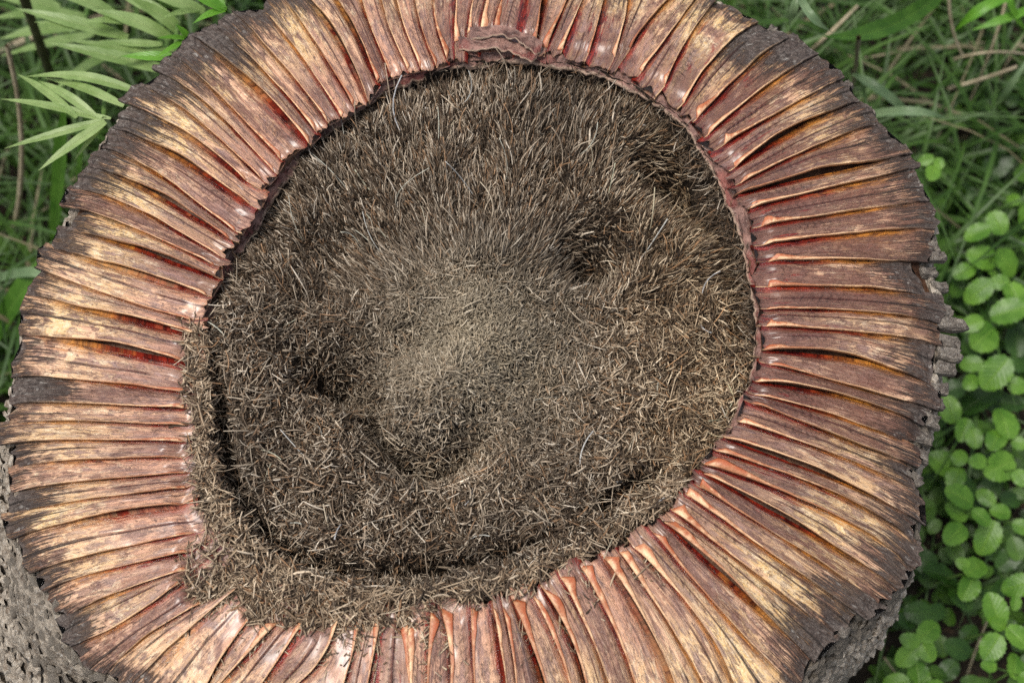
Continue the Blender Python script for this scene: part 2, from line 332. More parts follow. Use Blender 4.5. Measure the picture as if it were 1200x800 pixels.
# raised edges of the leaf bases, read off the photograph from the core outwards; 'g' marks an open resin-filled gap
EDGES = [
 ([(222,460),(120,450),(12,441)],''), ([(218,479),(100,475),(8,473)],''), ([(218,498),(120,496),(4,497)],''), ([(215,517),(120,517),(2,522)],''), ([(212,535),(110,540),(5,550)],''),
 ([(220,427),(112,408),(22,392)],'g'), ([(226,392),(126,371),(34,345)],'g'), ([(222,374),(135,350),(53,319)],''), ([(245,347),(157,323),(61,290)],'g'),
 ([(256,327),(150,291),(66,265)],'g'), ([(250,310),(161,271),(75,242)],''), ([(260,301),(172,253),(87,221)],''), ([(273,282),(186,233),(98,192)],'g'), ([(276,271),(195,213),(112,169)],''),
 ([(296,242),(217,193),(123,146)],'g'), ([(286,212),(228,168),(144,120)],'g'), ([(309,212),(248,157),(165,100)],''), ([(322,202),(254,134),(183,83)],''), ([(331,188),(277,134),(204,65)],''),
 ([(361,168),(300,107),(226,42)],'g'), ([(372,156),(308,84),(248,27)],''), ([(386,145),(322,68),(270,10)],''), ([(400,136),(352,66),(306,10)],''), ([(416,126),(372,56),(336,4)],''),
 ([(430,118),(394,48),(360,0)],'g'), ([(442,98),(418,48),(392,0)],'g'), ([(458,88),(438,42),(424,0)],''), ([(478,82),(458,38),(446,0)],''), ([(494,82),(480,50),(464,0)],''),
 ([(511,77),(500,52),(487,0)],''), ([(524,70),(513,38),(509,0)],''), ([(533,51),(536,0)],''), ([(547,41),(556,0)],''), ([(563,38),(572,0)],''), ([(578,38),(588,0)],''),
 ([(608,43),(618,0)],'g'), ([(629,50),(640,0)],'g'), ([(640,58),(666,0)],''), ([(660,58),(683,0)],''), ([(690,62),(708,0)],''), ([(719,70),(736,0)],''), ([(738,58),(758,30),(785,0)],''),
 ([(750,86),(780,48),(814,0)],''), ([(778,102),(810,42),(840,0)],''), ([(800,122),(830,80),(890,25)],''), ([(816,140),(870,88),(933,40)],''), ([(830,158),(892,108),(957,64)],''),
 ([(846,172),(924,128),(990,90)],''), ([(860,200),(887,178),(952,148),(1012,116)],'g'), ([(869,214),(952,176),(1031,144)],''), ([(862,228),(975,205),(1065,180)],'g'),
 ([(880,243),(997,217),(1076,196)],''), ([(892,266),(986,252),(1094,234)],''), ([(894,287),(997,276),(1100,266)],''), ([(896,306),(997,307),(1094,306)],''), ([(899,336),(1005,340),(1111,349)],''),
 ([(900,362),(1005,367),(1100,378)],''), ([(900,382),(1005,392),(1108,405)],''), ([(895,411),(1000,425),(1101,454)],'g'), ([(897,425),(1009,458),(1098,479)],''), ([(884,447),(986,467),(1090,502)],'g'),
 ([(882,461),(986,492),(1078,526)],''), ([(876,470),(986,515),(1074,546)],''), ([(867,494),(966,530),(1080,578)],''), ([(849,516),(897,527),(980,569),(1082,612)],'g'), ([(840,528),(946,567),(1075,635)],''),
 ([(826,544),(917,578),(1066,662)],''), ([(822,553),(854,572),(935,619),(1052,688)],'g'), ([(814,566),(912,630),(1032,708)],''), ([(800,576),(897,646),(1010,722)],''), ([(790,600),(853,649),(911,694),(981,748)],''),
 ([(778,612),(877,705),(952,773)],'g'), ([(763,620),(832,703),(920,794)],''), ([(742,640),(799,701),(855,795)],''), ([(724,643),(776,721),(823,800)],''), ([(705,651),(749,726),(785,800)],'g'),
 ([(680,662),(705,707),(743,800)],''), ([(656,674),(678,716),(712,800)],''), ([(632,685),(658,732),(682,800)],'g'), ([(624,695),(646,741),(667,800)],''), ([(598,700),(617,750),(632,800)],'g'),
 ([(588,705),(599,757),(605,800)],''), ([(576,707),(590,800)],'g'), ([(552,708),(557,800)],''), ([(516,712),(527,757),(529,800)],''), ([(505,716),(502,800)],''),
 ([(478,726),(481,800)],''), ([(447,723),(432,800)],''), ([(424,721),(406,800)],''), ([(398,718),(375,775),(352,800)],''), ([(355,730),(323,779)],''), ([(328,726),(267,793)],''), ([(298,716),(256,784)],''),
 ([(286,684),(227,735),(156,800)],''), ([(240,705),(182,741),(114,797)],''), ([(214,680),(169,715),(80,758)],''), ([(227,665),(136,696),(67,727)],''), ([(224,647),(130,668),(49,693)],''),
 ([(236,622),(130,646),(37,671)],''), ([(214,594),(114,608),(26,628)],'g'), ([(218,572),(114,585),(13,603)],''), ([(224,553),(114,564),(10,577)],''),
]
ROUT_MEAN = 0.425
E_ = []
for pts, fl in EDGES:
    P = [polar(at_cone(*p)) for p in pts]
    r = np.array([a for a, _ in P]); th = np.unwrap(np.array([b for _, b in P]))
    last = pts[-1]; off = last[1] <= 4 or last[1] >= 793 or (last[0] > 240 and last[1] > 770)
    E_.append(dict(r=r, th=th, g=fl == 'g', off=off, mid=float(np.mean(th)) % (2 * math.pi)))
ROUT = per([(e['r'][-1], e['th'][-1]) for e in E_ if not e['off']] + [(0.437, R(d)) for d in (250, 262, 275, 288, 300)] + [(0.425, R(d)) for d in (62, 75, 90, 105, 118)])
for e in E_:
    r, th = e['r'], e['th']
    e['r0'] = r[0]
    e['r1'] = r[-1] if not e['off'] else float(ROUT(th[-1])) + rng.normal(0, .004)
    deg = 1 if len(r) == 2 else 2
    c = np.polyfit(r, th, deg)
    rm = r[-1]; lin = np.polyfit(r[-2:], th[-2:], 1) if len(r) > 1 else c
    slope = float(np.clip(lin[0], -1.2, 1.2))
    slope0 = float(np.clip((th[1] - th[0]) / (r[1] - r[0]), -3, 3))
    def f(x, c=c, r=r, th=th, slope=slope, slope0=slope0):
        x = np.asarray(x, float); y = np.polyval(c, np.clip(x, r[0], r[-1]))
        y = np.where(x > r[-1], np.polyval(c, r[-1]) + slope * (x - r[-1]), y)
        return np.where(x < r[0], np.polyval(c, r[0]) + slope0 * 0.3 * (x - r[0]), y)
    e['f'] = f
    e['key'] = float(f(0.34)) % (2 * math.pi)
E_.sort(key=lambda e: e['key'])
NE = len(E_)
def raised_cw(th):                               # True where the clockwise edge is the raised one
    d = (math.degrees(th) + 180) % 360 - 180
    return -103 < d < 83
def tone(th):
    d = math.degrees(th) % 360
    K = [(-15, .28, .30, .65, .68), (20, .30, .35, .7, .65), (40, .40, 1.0, .6, .35), (62, .2, .7, .6, .25), (80, 0.0, .2, .6, .22), (100, 0.0, .25, .3, .05), (112, 0.05, .3, .2, .03), (122, .2, .55, .3, .05),
         (142, .42, .55, .32, .12), (165, .22, .45, .38, .05), (185, .06, .30, .25, .0), (205, .10, .30, .2, .03), (232, .14, .30, .2, .05), (258, .05, .2, .25, .0), (280, .0, .45, .3, .0), (308, .16, .8, .45, .03), (328, .28, .7, .75, .15), (345, .28, .30, .65, .68), (380, .30, .35, .7, .65)]
    x = [k[0] for k in K]
    return [float(np.interp(d, x, [k[j] for k in K])) for j in range(1, 5)]

NS = 64
LIFTS = {}
plates = []
for i in range(NE):
    a, b = E_[i], E_[(i + 1) % NE]               # counter-clockwise from a to b
    cw = raised_cw(a['key'] + 0.03)
    lowE, hiE = (b, a) if cw else (a, b)
    wrap = 2 * math.pi
    seed = i * 13 + 5
    s = np.linspace(0, 1, NS)[:, None]; wk = rng.uniform(.33, .68); cracked = rng.random() < .62
    ww = np.concatenate([[-0.16, -0.06], np.linspace(0, wk - .012, 6), np.linspace(wk + .012, 1, 7)])[None, :]
    wc = np.clip(ww, 0, 1)
    rin = lowE['r0'] * (1 - wc) + hiE['r0'] * wc
    rin = rin + 0.007 * vn(wc * 4.3 + i, 0 * wc, seed) + .004 * vn(wc * 11, 0 * wc + i, seed) + 0.0015
    rout = lowE['r1'] * (1 - wc) + hiE['r1'] * wc + 0.009 * vn(wc * 5 + i * 7.7, 0 * wc, seed + 1) + rng.normal(0, .005) - (rng.uniform(.012, .035) if rng.random() < .07 else 0)
    rext = np.minimum(RC(lowE['f'](lowE['r0'])) + .0045 + rng.normal(0, .0025) + .010 * vn(wc * 3.3 + i * 3, 0 * wc, seed + 9) + .004 * vn(wc * 9 + i, 0 * wc, seed + 19), rin - .002)   # the bases run on, flattened, to the core
    rr = rext + (rout - rext) * s
    flat_ = sst(rr, rin - .003, rin + .012)
    tl = lowE['f'](rr); th_ = hiE['f'](rr)
    dth = np.mod(th_ - tl + math.pi, wrap) - math.pi
    gapw = np.zeros_like(s)
    if hiE['g']:
        gm_ = rng.uniform(.12, .24); c0 = rng.uniform(.30, .45)
        gapw = gm_ * np.exp(-((s - c0) / .30) ** 2)
    if rng.random() < .4: gapw = gapw + 0.05 * np.exp(-((s - rng.uniform(.1, .8)) / .15) ** 2)
    TH = tl + dth * np.where(ww > 0, ww * (1 - gapw), ww)
    arc = np.abs(dth) * rr
    hr = (0.0028 + 0.0022 * rng.random()) * (0.9 + 0.45 * vn(s * 5, 0 * s + i, seed + 2)) * (1 - .35 * s) + (0.002 if hiE['g'] else 0) * np.exp(-((s - .35) / .4) ** 2)
    hr = np.minimum(hr, arc.mean() * 0.45)
    groove = -0.0016 * np.exp(-(wc / .13) ** 2) * (1.7 if lowE['g'] else 1) * (1 - sst(s, .72, 1))
    belly = 0.0006 * np.sin(math.pi * wc)
    Z = cone(rr) + hr * wc ** 1.15 + groove + belly + 0.005 * np.sin(math.pi * s) ** 1
    Z = Z + 0.0022 * vn(rr * 40 + i * 3, wc * 1.6, seed + 3) + 0.0016 * vn(rr * 120, wc * 5 + i, seed + 4) * (0.5 + 1.2 * sst(s, .55, 1))
    step = (rng.uniform(.0008, .0026) if cracked else 0.0) * sst(vn(s * 3 + i, 0 * s, seed + 12), -.25, .1)
    Z = Z + step * np.where(ww < wk, np.clip(ww, 0, 1) / wk, 0) ** 1.5
    Z = cone(rr) * (1 - flat_) + Z * flat_ - .0015 * (1 - flat_) + .0012 * (1 - flat_) * fbm(rr * 130, wc * 2 + i, seed + 13, 3)
    Z = Z - 0.004 * sst(s, .9, 1)
    Z = Z + np.where(ww < 0, -0.002, 0)
    TH = TH + 0.0018 * vn(s * 9 + i, ww * 0 + 3, seed + 6) * (wc > .6)
    V = np.stack([rr * np.cos(TH), rr * np.sin(TH), Z], -1)
    nw = V.shape[1]
    top = V.reshape(-1, 3); uu_ = (rr - rin) / (rout - rin); vv_ = np.broadcast_to(np.where(wc < wk, .5 * wc / wk, .5 + .5 * (wc - wk) / (1 - wk)), Z.shape)
    uvt = np.stack([uu_, vv_], -1).reshape(-1, 2)
    thick = 0.0038
    # skirt: duplicate boundary columns/rows lowered
    bl = V[:, 0] - [0, 0, thick * .6]; br = V[:, -1] - [0, 0, thick]
    n0 = len(top); verts = np.concatenate([top, V[:, -1], br, bl]); uv = np.concatenate([uvt, uvt.reshape(NS, nw, 2)[:, -1], uvt.reshape(NS, nw, 2)[:, -1], uvt.reshape(NS, nw, 2)[:, 0]])
    uv[n0:n0 + 2 * NS, 1] = 1.0
    F_ = [tuple(f) for f in grid_faces(NS, nw)]
    for k in range(NS - 1):
        F_.append((n0 + k, n0 + NS + k, n0 + NS + k + 1, n0 + k + 1))                  # raised side wall
        F_.append((k * nw, (k + 1) * nw, n0 + 2 * NS + k + 1, n0 + 2 * NS + k))        # low side wall
        F_.append((n0 + NS + k, n0 + 2 * NS + k, n0 + 2 * NS + k + 1, n0 + NS + k + 1))  # underside
    F_.append(tuple(range(0, nw)) + (n0 + NS, n0 + 2 * NS))
    F_.append(tuple(range((NS - 1) * nw, NS * nw))[::-1] + (n0 + 3 * NS - 1, n0 + 2 * NS - 1))
    if cw: F_ = [f[::-1] for f in F_]
    me = mesh_from('leaf_base', verts, F_, M_LEAF, True, uv)
    o = link('leaf_base', me, root); o.pass_index = int(cracked)
    t4 = tone(a['key']); j = rng.normal(0, .13, 4)
    g_, y_, r_, d_ = [float(np.clip(t4[k] + j[k] * (1.6 if k == 1 else 1), 0, 1)) for k in range(4)]
    if rng.random() < .09: g_ = min(1, g_ + .45)
    if rng.random() < .10: d_ = min(1, d_ + .5)
    o.color = (g_, y_, r_, 1 - d_)
    # the pale torn lip along the raised edge, a broad hook at the core end that runs out to a thread
    dd = math.degrees(a['key']) % 360
    left = 135 < dd < 235
    wi = rng.uniform(.0012, .0026) if left else rng.choice([rng.uniform(.0016, .0032), rng.uniform(.0034, .0066)])
    if 97 < dd < 135: wi = rng.uniform(.0016, .0034)
    if 255 < dd < 325: wi = rng.uniform(.0045, .0085)
    send = rng.uniform(.4, .8)
    ns = 26; sh = float((rin[0, -1] - rext[0, -1]) / (rout[0, -1] - rext[0, -1])); ls = np.linspace(sh, max(send, sh + .2), ns)
    Pt = np.stack([np.interp(ls, s[:, 0], V[:, -1, k]) for k in range(3)], -1)
    Qt = np.stack([np.interp(ls, s[:, 0], V[:, -4, k]) for k in range(3)], -1)
    inn = Qt - Pt; inn[:, 2] = 0; inn /= np.linalg.norm(inn, axis=1)[:, None]
    tt = (ls - ls[0]) / (ls[-1] - ls[0])
    hw = wi * (np.exp(-tt * 5.5) * (0.75 + 0.5 * vn(tt * 9, tt * 0 + i, seed)) + 0.13 * (1 - tt)) + 0.0003
    hw *= sst(tt, -.012, .05) * .9 + .1
    hw = np.minimum(hw, arc.mean() * 0.30)
    ang = np.array([0, .8, 1.7, 2.6, 3.4, 4.3, 5.3])
    ring = []
    for q_ in ang:
        off_ = inn * (hw * (1 + .98 * math.cos(q_)))[:, None] * 0.98
        hz = hw * (.30 * math.sin(q_) if math.sin(q_) > 0 else .12 * math.sin(q_)) + 0.0006
        x = Pt + off_ - inn * 0.0006
        # lift onto the plate's own surface
        fr = np.clip((hw * (1 + .98 * math.cos(q_))) / np.linalg.norm((Qt - Pt)[:, :2], axis=1), 0, 1.4)
        x[:, 2] = Pt[:, 2] * (1 - fr) + Qt[:, 2] * fr + hz
        ring.append(x)
    LV = np.stack(ring, 1); LF = [tuple(f) for f in grid_faces(ns, 7, True)] + [tuple(range(6, -1, -1)), tuple(range((ns - 1) * 7, ns * 7))]
    luv = np.stack([np.repeat(tt, 7), np.tile(np.linspace(0, 1, 7), ns)], -1)
    link('edge_lip', mesh_from('edge_lip', LV, LF, M_LIP, True, luv), o)

TWO = 2 * math.pi
NT_ = 360
thg = np.arange(NT_) * TWO / NT_
RIp = per([(e['r0'], float(e['f'](e['r0']))) for e in E_])
# wood under the leaf bases and the trunk's bark flank
rc = RC(thg); ri = RIp(thg); ro = ROUT(thg)
prof = [(rc + .004, HR - .012 + 0 * rc), (ri + .004, cone(ri) - .011), (ro * .5 + ri * .5, cone(ro * .5 + ri * .5) - .009), (ro - .012, cone(ro) - .007), (ro - .012, cone(ro) - .05)]
V = np.concatenate([np.stack([r * np.cos(thg), r * np.sin(thg), z], -1) for r, z in prof])
link('heartwood', mesh_from('heartwood', V, grid_faces(len(prof), NT_, True), M_TRUNK), root)

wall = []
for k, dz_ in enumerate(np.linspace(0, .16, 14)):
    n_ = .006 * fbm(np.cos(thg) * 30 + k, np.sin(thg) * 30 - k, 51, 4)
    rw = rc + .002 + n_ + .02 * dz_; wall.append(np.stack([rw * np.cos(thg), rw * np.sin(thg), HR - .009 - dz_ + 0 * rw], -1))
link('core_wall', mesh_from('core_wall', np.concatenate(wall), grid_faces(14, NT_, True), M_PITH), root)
def flank(th, dep):                              # trunk side: r, z at depth below the rim's outer edge
    k = 0.24 + 0.55 * np.exp(-((np.mod(th, 2 * math.pi) - R(215)) / R(24)) ** 2)   # the trunk swells at the near left
    r = ROUT(th) - .007 + k * .3 * (1 - np.exp(-dep / .3)) + 0.02 * (1 - np.exp(-dep * 30)) * 0.3
    return r, cone(ROUT(th)) - .008 - dep
NTB = 720; tb = np.arange(NTB) * TWO / NTB; dz = np.concatenate([[0, .002, .006], np.linspace(.012, .25, 60), np.linspace(.27, .8, 14)])
T2, D2 = np.meshgrid(tb, dz, indexing='xy')
r2, z2 = flank(T2, D2)
per_x = np.cos(T2) * 9 * 4; per_y = np.sin(T2) * 9 * 4
bn = fbm(per_x * .45 + 40 * D2, per_y * .45 - 30 * D2, 61, 4)
r2 = r2 + 0.010 * bn * sst(D2, -0.002, .02)
r2[0] -= .022; z2[0] += .003
V = np.stack([r2 * np.cos(T2), r2 * np.sin(T2), np.maximum(z2, -0.05)], -1).reshape(-1, 3)
link('bark', mesh_from('bark', V, grid_faces(len(dz), NTB, True), M_BARK), root)

# bark scales: chips shared between six meshes
def chip(seed, thin=.35):
    g = np.random.default_rng(seed); n = 7
    a = np.sort(np.linspace(0, TWO, n, endpoint=False) + g.uniform(-.3, .3, n)); rad = g.uniform(.7, 1.15, n)
    x = rad * np.cos(a); y = rad * np.sin(a)
    V = [(x[k], y[k] * .72, -.3) for k in range(n)] + [(x[k], y[k] * .72, g.uniform(.0, .12)) for k in range(n)] + [(x[k] * .72, y[k] * .5, thin * g.uniform(.6, 1.2)) for k in range(n)] + [(0, 0, thin * 1.1)]
    F_ = []
    for k in range(n):
        k2 = (k + 1) % n
        F_ += [(k, k2, n + k2, n + k), (n + k, n + k2, 2 * n + k2, 2 * n + k), (2 * n + k, 2 * n + k2, 3 * n)]
    return np.array(V), F_
def stub(seed):                                  # a broken-off blunt slab
    g = np.random.default_rng(seed); n = 9
    a = np.array([(1, -.5), (1.1, -.1), (.9, .25), (1., .55), (.2, .62), (-1, .55), (-1, 0), (-1, -.55), (.2, -.62)]) + g.normal(0, .10, (n, 2))
    V = [(x, y, -.5) for x, y in a] + [(x, y, g.uniform(.0, .25)) for x, y in a] + [(x * .8, y * .72, g.uniform(.3, .55)) for x, y in a] + [(0, 0, .5)]
    F_ = []
    for k in range(n):
        k2 = (k + 1) % n
        F_ += [(k, k2, n + k2, n + k), (n + k, n + k2, 2 * n + k2, 2 * n + k), (2 * n + k, 2 * n + k2, 3 * n)]
    return np.array(V), F_
chips = [chip(900 + k) for k in range(8)]
chip_me = [mesh_from('bark_scale', V, F_, M_SCALE, False) for V, F_ in chips]
spots = []
dep = 0.002; row = 0
while dep < .24:
    step = 0.0105
    for th in np.arange(0, TWO, step / .44):
        t = th + (row % 2) * step / .88 + rng.normal(0, .007)
        d0 = max(dep + rng.normal(0, .0045), .001)
        r, z = flank(t, d0); spots.append((float(t % TWO), float(d0), float(r), float(z)))
    dep += .0098; row += 1
def chip_matrix(t, d0, r, z, size):
    n = Vector((math.cos(t) * .97, math.sin(t) * .97, .26)).normalized()
    up = Vector((-math.sin(t), math.cos(t), 0)) if rng.random() < .0 else Vector((0, 0, 1))
    yv = (up - n * up.dot(n)).normalized(); xv = yv.cross(n)
    n = (n + xv * rng.normal(0, .30) + yv * rng.normal(.10, .32)).normalized()
    xv = yv.cross(n).normalized(); yv = n.cross(xv)
    ang = rng.normal(0, .4); ca, sa = math.cos(ang), math.sin(ang)
    X = xv * ca + yv * sa; Y = yv * ca - xv * sa
    m = Matrix(((X.x, Y.x, n.x, 0), (X.y, Y.y, n.y, 0), (X.z, Y.z, n.z, 0), (0, 0, 0, 1)))
    rad = r + .002
    return Matrix.Translation((rad * math.cos(t), rad * math.sin(t), z)) @ m @ Matrix.Diagonal((size * .85, size * rng.uniform(1.2, 2.1), size * rng.uniform(.5, 1.2), 1))
def bark_view(t, d0, r, z):
    x, y = pix(np.array([r * math.cos(t), r * math.sin(t), z]))
    if not (-15 < x < 1215 and -15 < y < 815): return 9
    nx = np.array([math.cos(t), math.sin(t), .26]); p = np.array([r * math.cos(t), r * math.sin(t), z])
    f_ = np.dot(CAM - p, nx) / np.linalg.norm(CAM - p)
    return d0 if f_ > 0.02 else 9
spots.sort(key=lambda q_: bark_view(*q_))
SV, SF, nv = [], [], 0
for k, q_ in enumerate(spots):
    size = rng.uniform(.0036, .0080) * (1.15 if q_[1] < .012 else 1)
    mt = chip_matrix(*q_, size); kk = int(rng.integers(8))
    if k < 270:
        o = link('bark_scale', chip_me[kk], root); o.matrix_world = mt
    else:
        V, F_ = chips[kk]; M3 = np.array(mt)
        SV.append(V @ M3[:3, :3].T + M3[:3, 3]); SF += [tuple(x + nv for x in f) for f in F_]; nv += len(V)
link('bark_scale_mass', mesh_from('bark_scale_mass', np.concatenate(SV), SF, M_SCALE, False), root, kind='stuff')
# thick grey chips that stick out past the leaf bases on the right-hand side
for px, py, wpx, lpx in [(1092,285,20,30),(1105,297,14,20),(1096,316,14,18),(1109,332,14,18),(1113,360,16,22),(1120,376,18,36),(1118,398,18,24),(1120,413,16,26),(1116,430,15,22),(1108,452,14,20),(1104,470,15,18),(1098,490,15,20),(1090,512,14,18),(1086,532,14,18),(1076,560,15,20),(1070,585,14,18),(1066,610,14,20),(1058,640,14,18),(1046,665,16,22),(1030,690,15,20),(1010,712,15,20),(992,738,15,18),
                            (1076,225,16,22),(1086,245,16,24),(1070,205,16,22),(1062,172,15,20),(1022,128,14,18),(996,96,14,18),(960,68,13,18),(935,46,13,16),(908,30,12,16)]:
    p = at_cone(px, py); r, t = polar(p)
    V, F_ = stub(int(px * 7 + py))
    k = .00074
    V = V * [lpx * k * .62, wpx * k * .85, .011]
    V[:, 2] += .0025 * rng.normal(0, 1, len(V)) * .4
    c, s_ = math.cos(t + rng.normal(0, .12)), math.sin(t)
    c, s_ = math.cos(t), math.sin(t)
    V = np.stack([V[:, 0] * c - V[:, 1] * s_, V[:, 0] * s_ + V[:, 1] * c, V[:, 2] - .30 * V[:, 0]], -1) + [r * c - .004 * c, r * s_ - .004 * s_, cone(r) - .007]
    link('bark_chip', mesh_from('bark_chip', V, F_, M_CHIP, False), root)

# collar: the ragged pink skin between the leaf bases and the core
ncol = 12; tcol = np.arange(1080) * TWO / 1080
rows = []
rag = 0.004 * fbm(np.cos(tcol) * 14, np.sin(tcol) * 14, 71, 4) + .0025 * vn(np.cos(tcol) * 60, np.sin(tcol) * 60, 5)
for k in range(ncol):
    f_ = k / (ncol - 1)
    ra = RC(tcol) + rag - .001; rb = RIp(tcol) + .012
    r = ra + (rb - ra) * f_
    z = HR - .0075 - .004 * np.exp(-(f_ / .18) ** 2) - SLOPE * np.maximum(r - RIN, 0) * .9 + .007 * fbm(np.cos(tcol) * r * 110, np.sin(tcol) * r * 110, 77, 4) - .0035 * sst(f_, .6, 1)
    z = np.minimum(z, cone(r) - .002)
    rows.append(np.stack([r * np.cos(tcol), r * np.sin(tcol), z], -1))
low = rows[0].copy(); low[:, 2] -= .004; low[:, :2] *= 1.004
V = np.concatenate([low] + rows)
cuv = np.stack([np.tile(tcol, ncol + 1), np.repeat(np.concatenate([[0], np.linspace(0, 1, ncol)]), 1080)], -1)
link('rim_collar', mesh_from('rim_collar', V, grid_faces(ncol + 1, 1080, True), M_COLLAR, True, cuv), root)
# two torn flaps of the collar lifted at the far side
for pts, rise in (([(538,60),(560,62),(585,61),(600,66),(618,70),(628,72)], .005), ([(551,49),(575,47),(592,48),(607,54),(622,60),(632,66)], .008)):
    m_ = 40; P = np.array([at(x, y, HR + .001) for x, y in pts]); s = np.linspace(0, 1, m_); kx = np.linspace(0, 1, len(pts))
    L = np.stack([np.interp(s, kx, P[:, j]) for j in range(3)], -1)
    rows_ = []
    for f_ in np.linspace(0, 1, 7):
        q_ = L.copy(); out = L[:, :2] / np.linalg.norm(L[:, :2], axis=1)[:, None]
        q_[:, :2] += out * (f_ * .016)[..., None] if np.ndim(f_) else out * f_ * .016
        q_[:, 2] += rise * np.sin(np.clip(s * math.pi, 0, math.pi)) ** .7 * (1 - f_) ** 1.3 + .0030 * vn(s * 16, s * 0 + f_ * 3, 3)
        q_[:, :2] += out * (.006 * fbm(s * 9, s * 0, 8, 3) * (1 - f_))[:, None]
        rows_.append(q_)
    lowr = rows_[0].copy(); lowr[:, 2] -= .002
    link('torn_flap', mesh_from('torn_flap', np.concatenate([lowr] + rows_), grid_faces(8, m_), M_COLLAR, True, np.stack([np.tile(s, 8), np.repeat(np.concatenate([[0], np.linspace(0, 1, 7)]), m_)], -1)), root)

# ------------------------------------------------------------------ the fibrous core
PITS = [(436,486,.05,.012,.9), (450,508,.065,.013,1), (470,528,.075,.013,1), (498,540,.075,.013,1), (528,540,.06,.013,1), (555,528,.035,.012,1), (400,440,.080,.019,1), (370,434,.05,.016,1), (437,462,.05,.014,1), (700,292,.075,.018,1), (676,302,.045,.015,1), (795,198,.10,.018,1), (820,224,.085,.017,1), (844,260,.06,.014,1), (762,192,.045,.014,1), (560,512,.03,.015,1), (866,330,.05,.011,1), (872,385,.04,.010,1), (860,298,.05,.012,1), (640,470,.012,.02,1), (330,330,.016,.03,1), (420,600,.014,.010,1), (520,600,.012,.009,1), (765,515,.02,.012,1), (330,260,.015,.025,1)]
PW = [(at(x, y, HR - .03), d, s) for x, y, d, s, _ in PITS]
MW = [(at(545, 385, HR), .042, .055), (at(496, 476, HR), .040, .026), (at(545, 465, HR), .036, .032), (at(570, 335, HR), .022, .05), (at(620, 560, HR), .012, .06), (at(370, 540, HR), .012, .05)]
def core_z(x, y):
    r = np.hypot(x, y); th = np.arctan2(y, x); q = r / RC(th)
    s = np.sin(th)
    front = sst(-s + .12 * np.cos(th) * -1, -.25, .25)           # 1 on the camera side and the left
    z = HR - .045 + 0 * x
    z = z + .022 * sst(q, .45, .92) * (1 - front) - .008 * sst(q, .92, 1.0) * (1 - front) + .026 * front * sst(q, .2, .7)
    for p, a, sg in MW: z = z + a * np.exp(-((x - p[0]) ** 2 + (y - p[1]) ** 2) / (2 * sg * sg))
    for p, a, sg in PW: z = z - a * np.exp(-((x - p[0]) ** 2 + (y - p[1]) ** 2) / (2 * sg * sg))
    z = z + .020 * sst(-np.cos(th), .55, .95) * sst(q, .65, .88)
    gap_ = RC(th) - RCI(th); e = r - RCI(th)
    led = sst(gap_, .006, .014)
    z = z + (HR - .006 - z) * led * sst(e, -.006, .006)                     # a ledge of matted fibre outside the slit
    dg = np.degrees(np.mod(th, 2 * math.pi))
    on = np.interp(dg, [0, 150, 186, 194, 205, 262, 272, 283, 292, 299, 303, 315, 319, 325, 360], [0, 0, .0, .3, 1, 1, .85, .5, .1, .2, 1, 1, .3, 0, 0])
    z = z - (.055 + .03 * vn(th * 14, 0 * th, 5)) * on * np.exp(-((e + .006) / (.0075 + .004 * vn(th * 19, 0 * th, 6))) ** 2)
    z = z + .018 * fbm(x * 30, y * 30, 91, 4)
    return z
nr, nth = 130, 420
tt_ = np.arange(nth) * TWO / nth; qq = np.linspace(0.0, 1.03, nr)
Q2, T2 = np.meshgrid(qq, tt_, indexing='ij')
X2 = Q2 * RC(T2) * np.cos(T2); Y2 = Q2 * RC(T2) * np.sin(T2)
link('fibrous_core', mesh_from('fibrous_core', np.stack([X2, Y2, core_z(X2, Y2) - .003], -1), grid_faces(nr, nth, True), M_PITH), root)

def fibres(P, D, L, Wd, C, bend, nseg=3, flat=.6):
    N = len(P); g = rng
    D = D / np.linalg.norm(D, axis=1)[:, None]
    A = np.cross(D, g.normal(0, 1, (N, 3))); A /= np.linalg.norm(A, axis=1)[:, None]; B = np.cross(D, A)
    bd = (A * g.normal(0, 1, (N, 1)) + B * g.normal(0, 1, (N, 1))) * bend
    s = np.linspace(0, 1, nseg + 1)
    ctr = P[:, None] + (D[:, None] * s[None, :, None] + bd[:, None] * (s ** 2 - s * .6)[None, :, None]) * L[:, None, None]
    an = np.arange(3) * TWO / 3
    tap = np.array([.8, 1, .95, .55])[:nseg + 1] if nseg == 3 else np.ones(nseg + 1)
    off = (A[:, None] * np.cos(an)[None, :, None] + B[:, None] * np.sin(an)[None, :, None] * flat) * Wd[:, None, None] * .5
    V = ctr[:, :, None] + off[:, None] * tap[None, :, None, None]
    nv = (nseg + 1) * 3
    base = []
    for k in range(nseg):
        for j in range(3):
            j2 = (j + 1) % 3; base.append((k * 3 + j, k * 3 + j2, k * 3 + 3 + j2, k * 3 + 3 + j))
    e = nseg * 3
    base.append((e, e + 1, e + 2, e + 2))
    base = np.array(base)
    tri = base[:, :]
    Fq = (tri[None] + (np.arange(N) * nv)[:, None, None]).reshape(-1, 4)
    return V.reshape(-1, 3), Fq, np.repeat(C, nv, axis=0)
def fix_mesh(name, V, Fq, C):
    # split the quads and the one end triangle (written as a degenerate quad) into a proper mesh
    deg = Fq[:, 2] == Fq[:, 3]
    t1 = Fq[~deg]; tris = np.concatenate([t1[:, [0, 1, 2]], t1[:, [0, 2, 3]], Fq[deg][:, :3]])
    return mesh_from(name, V, tris, M_FIB, True, None, C)
PAL = np.array([(.36,.285,.205), (.52,.43,.32), (.15,.105,.066), (.05,.033,.02), (.68,.59,.47), (.31,.185,.10)])
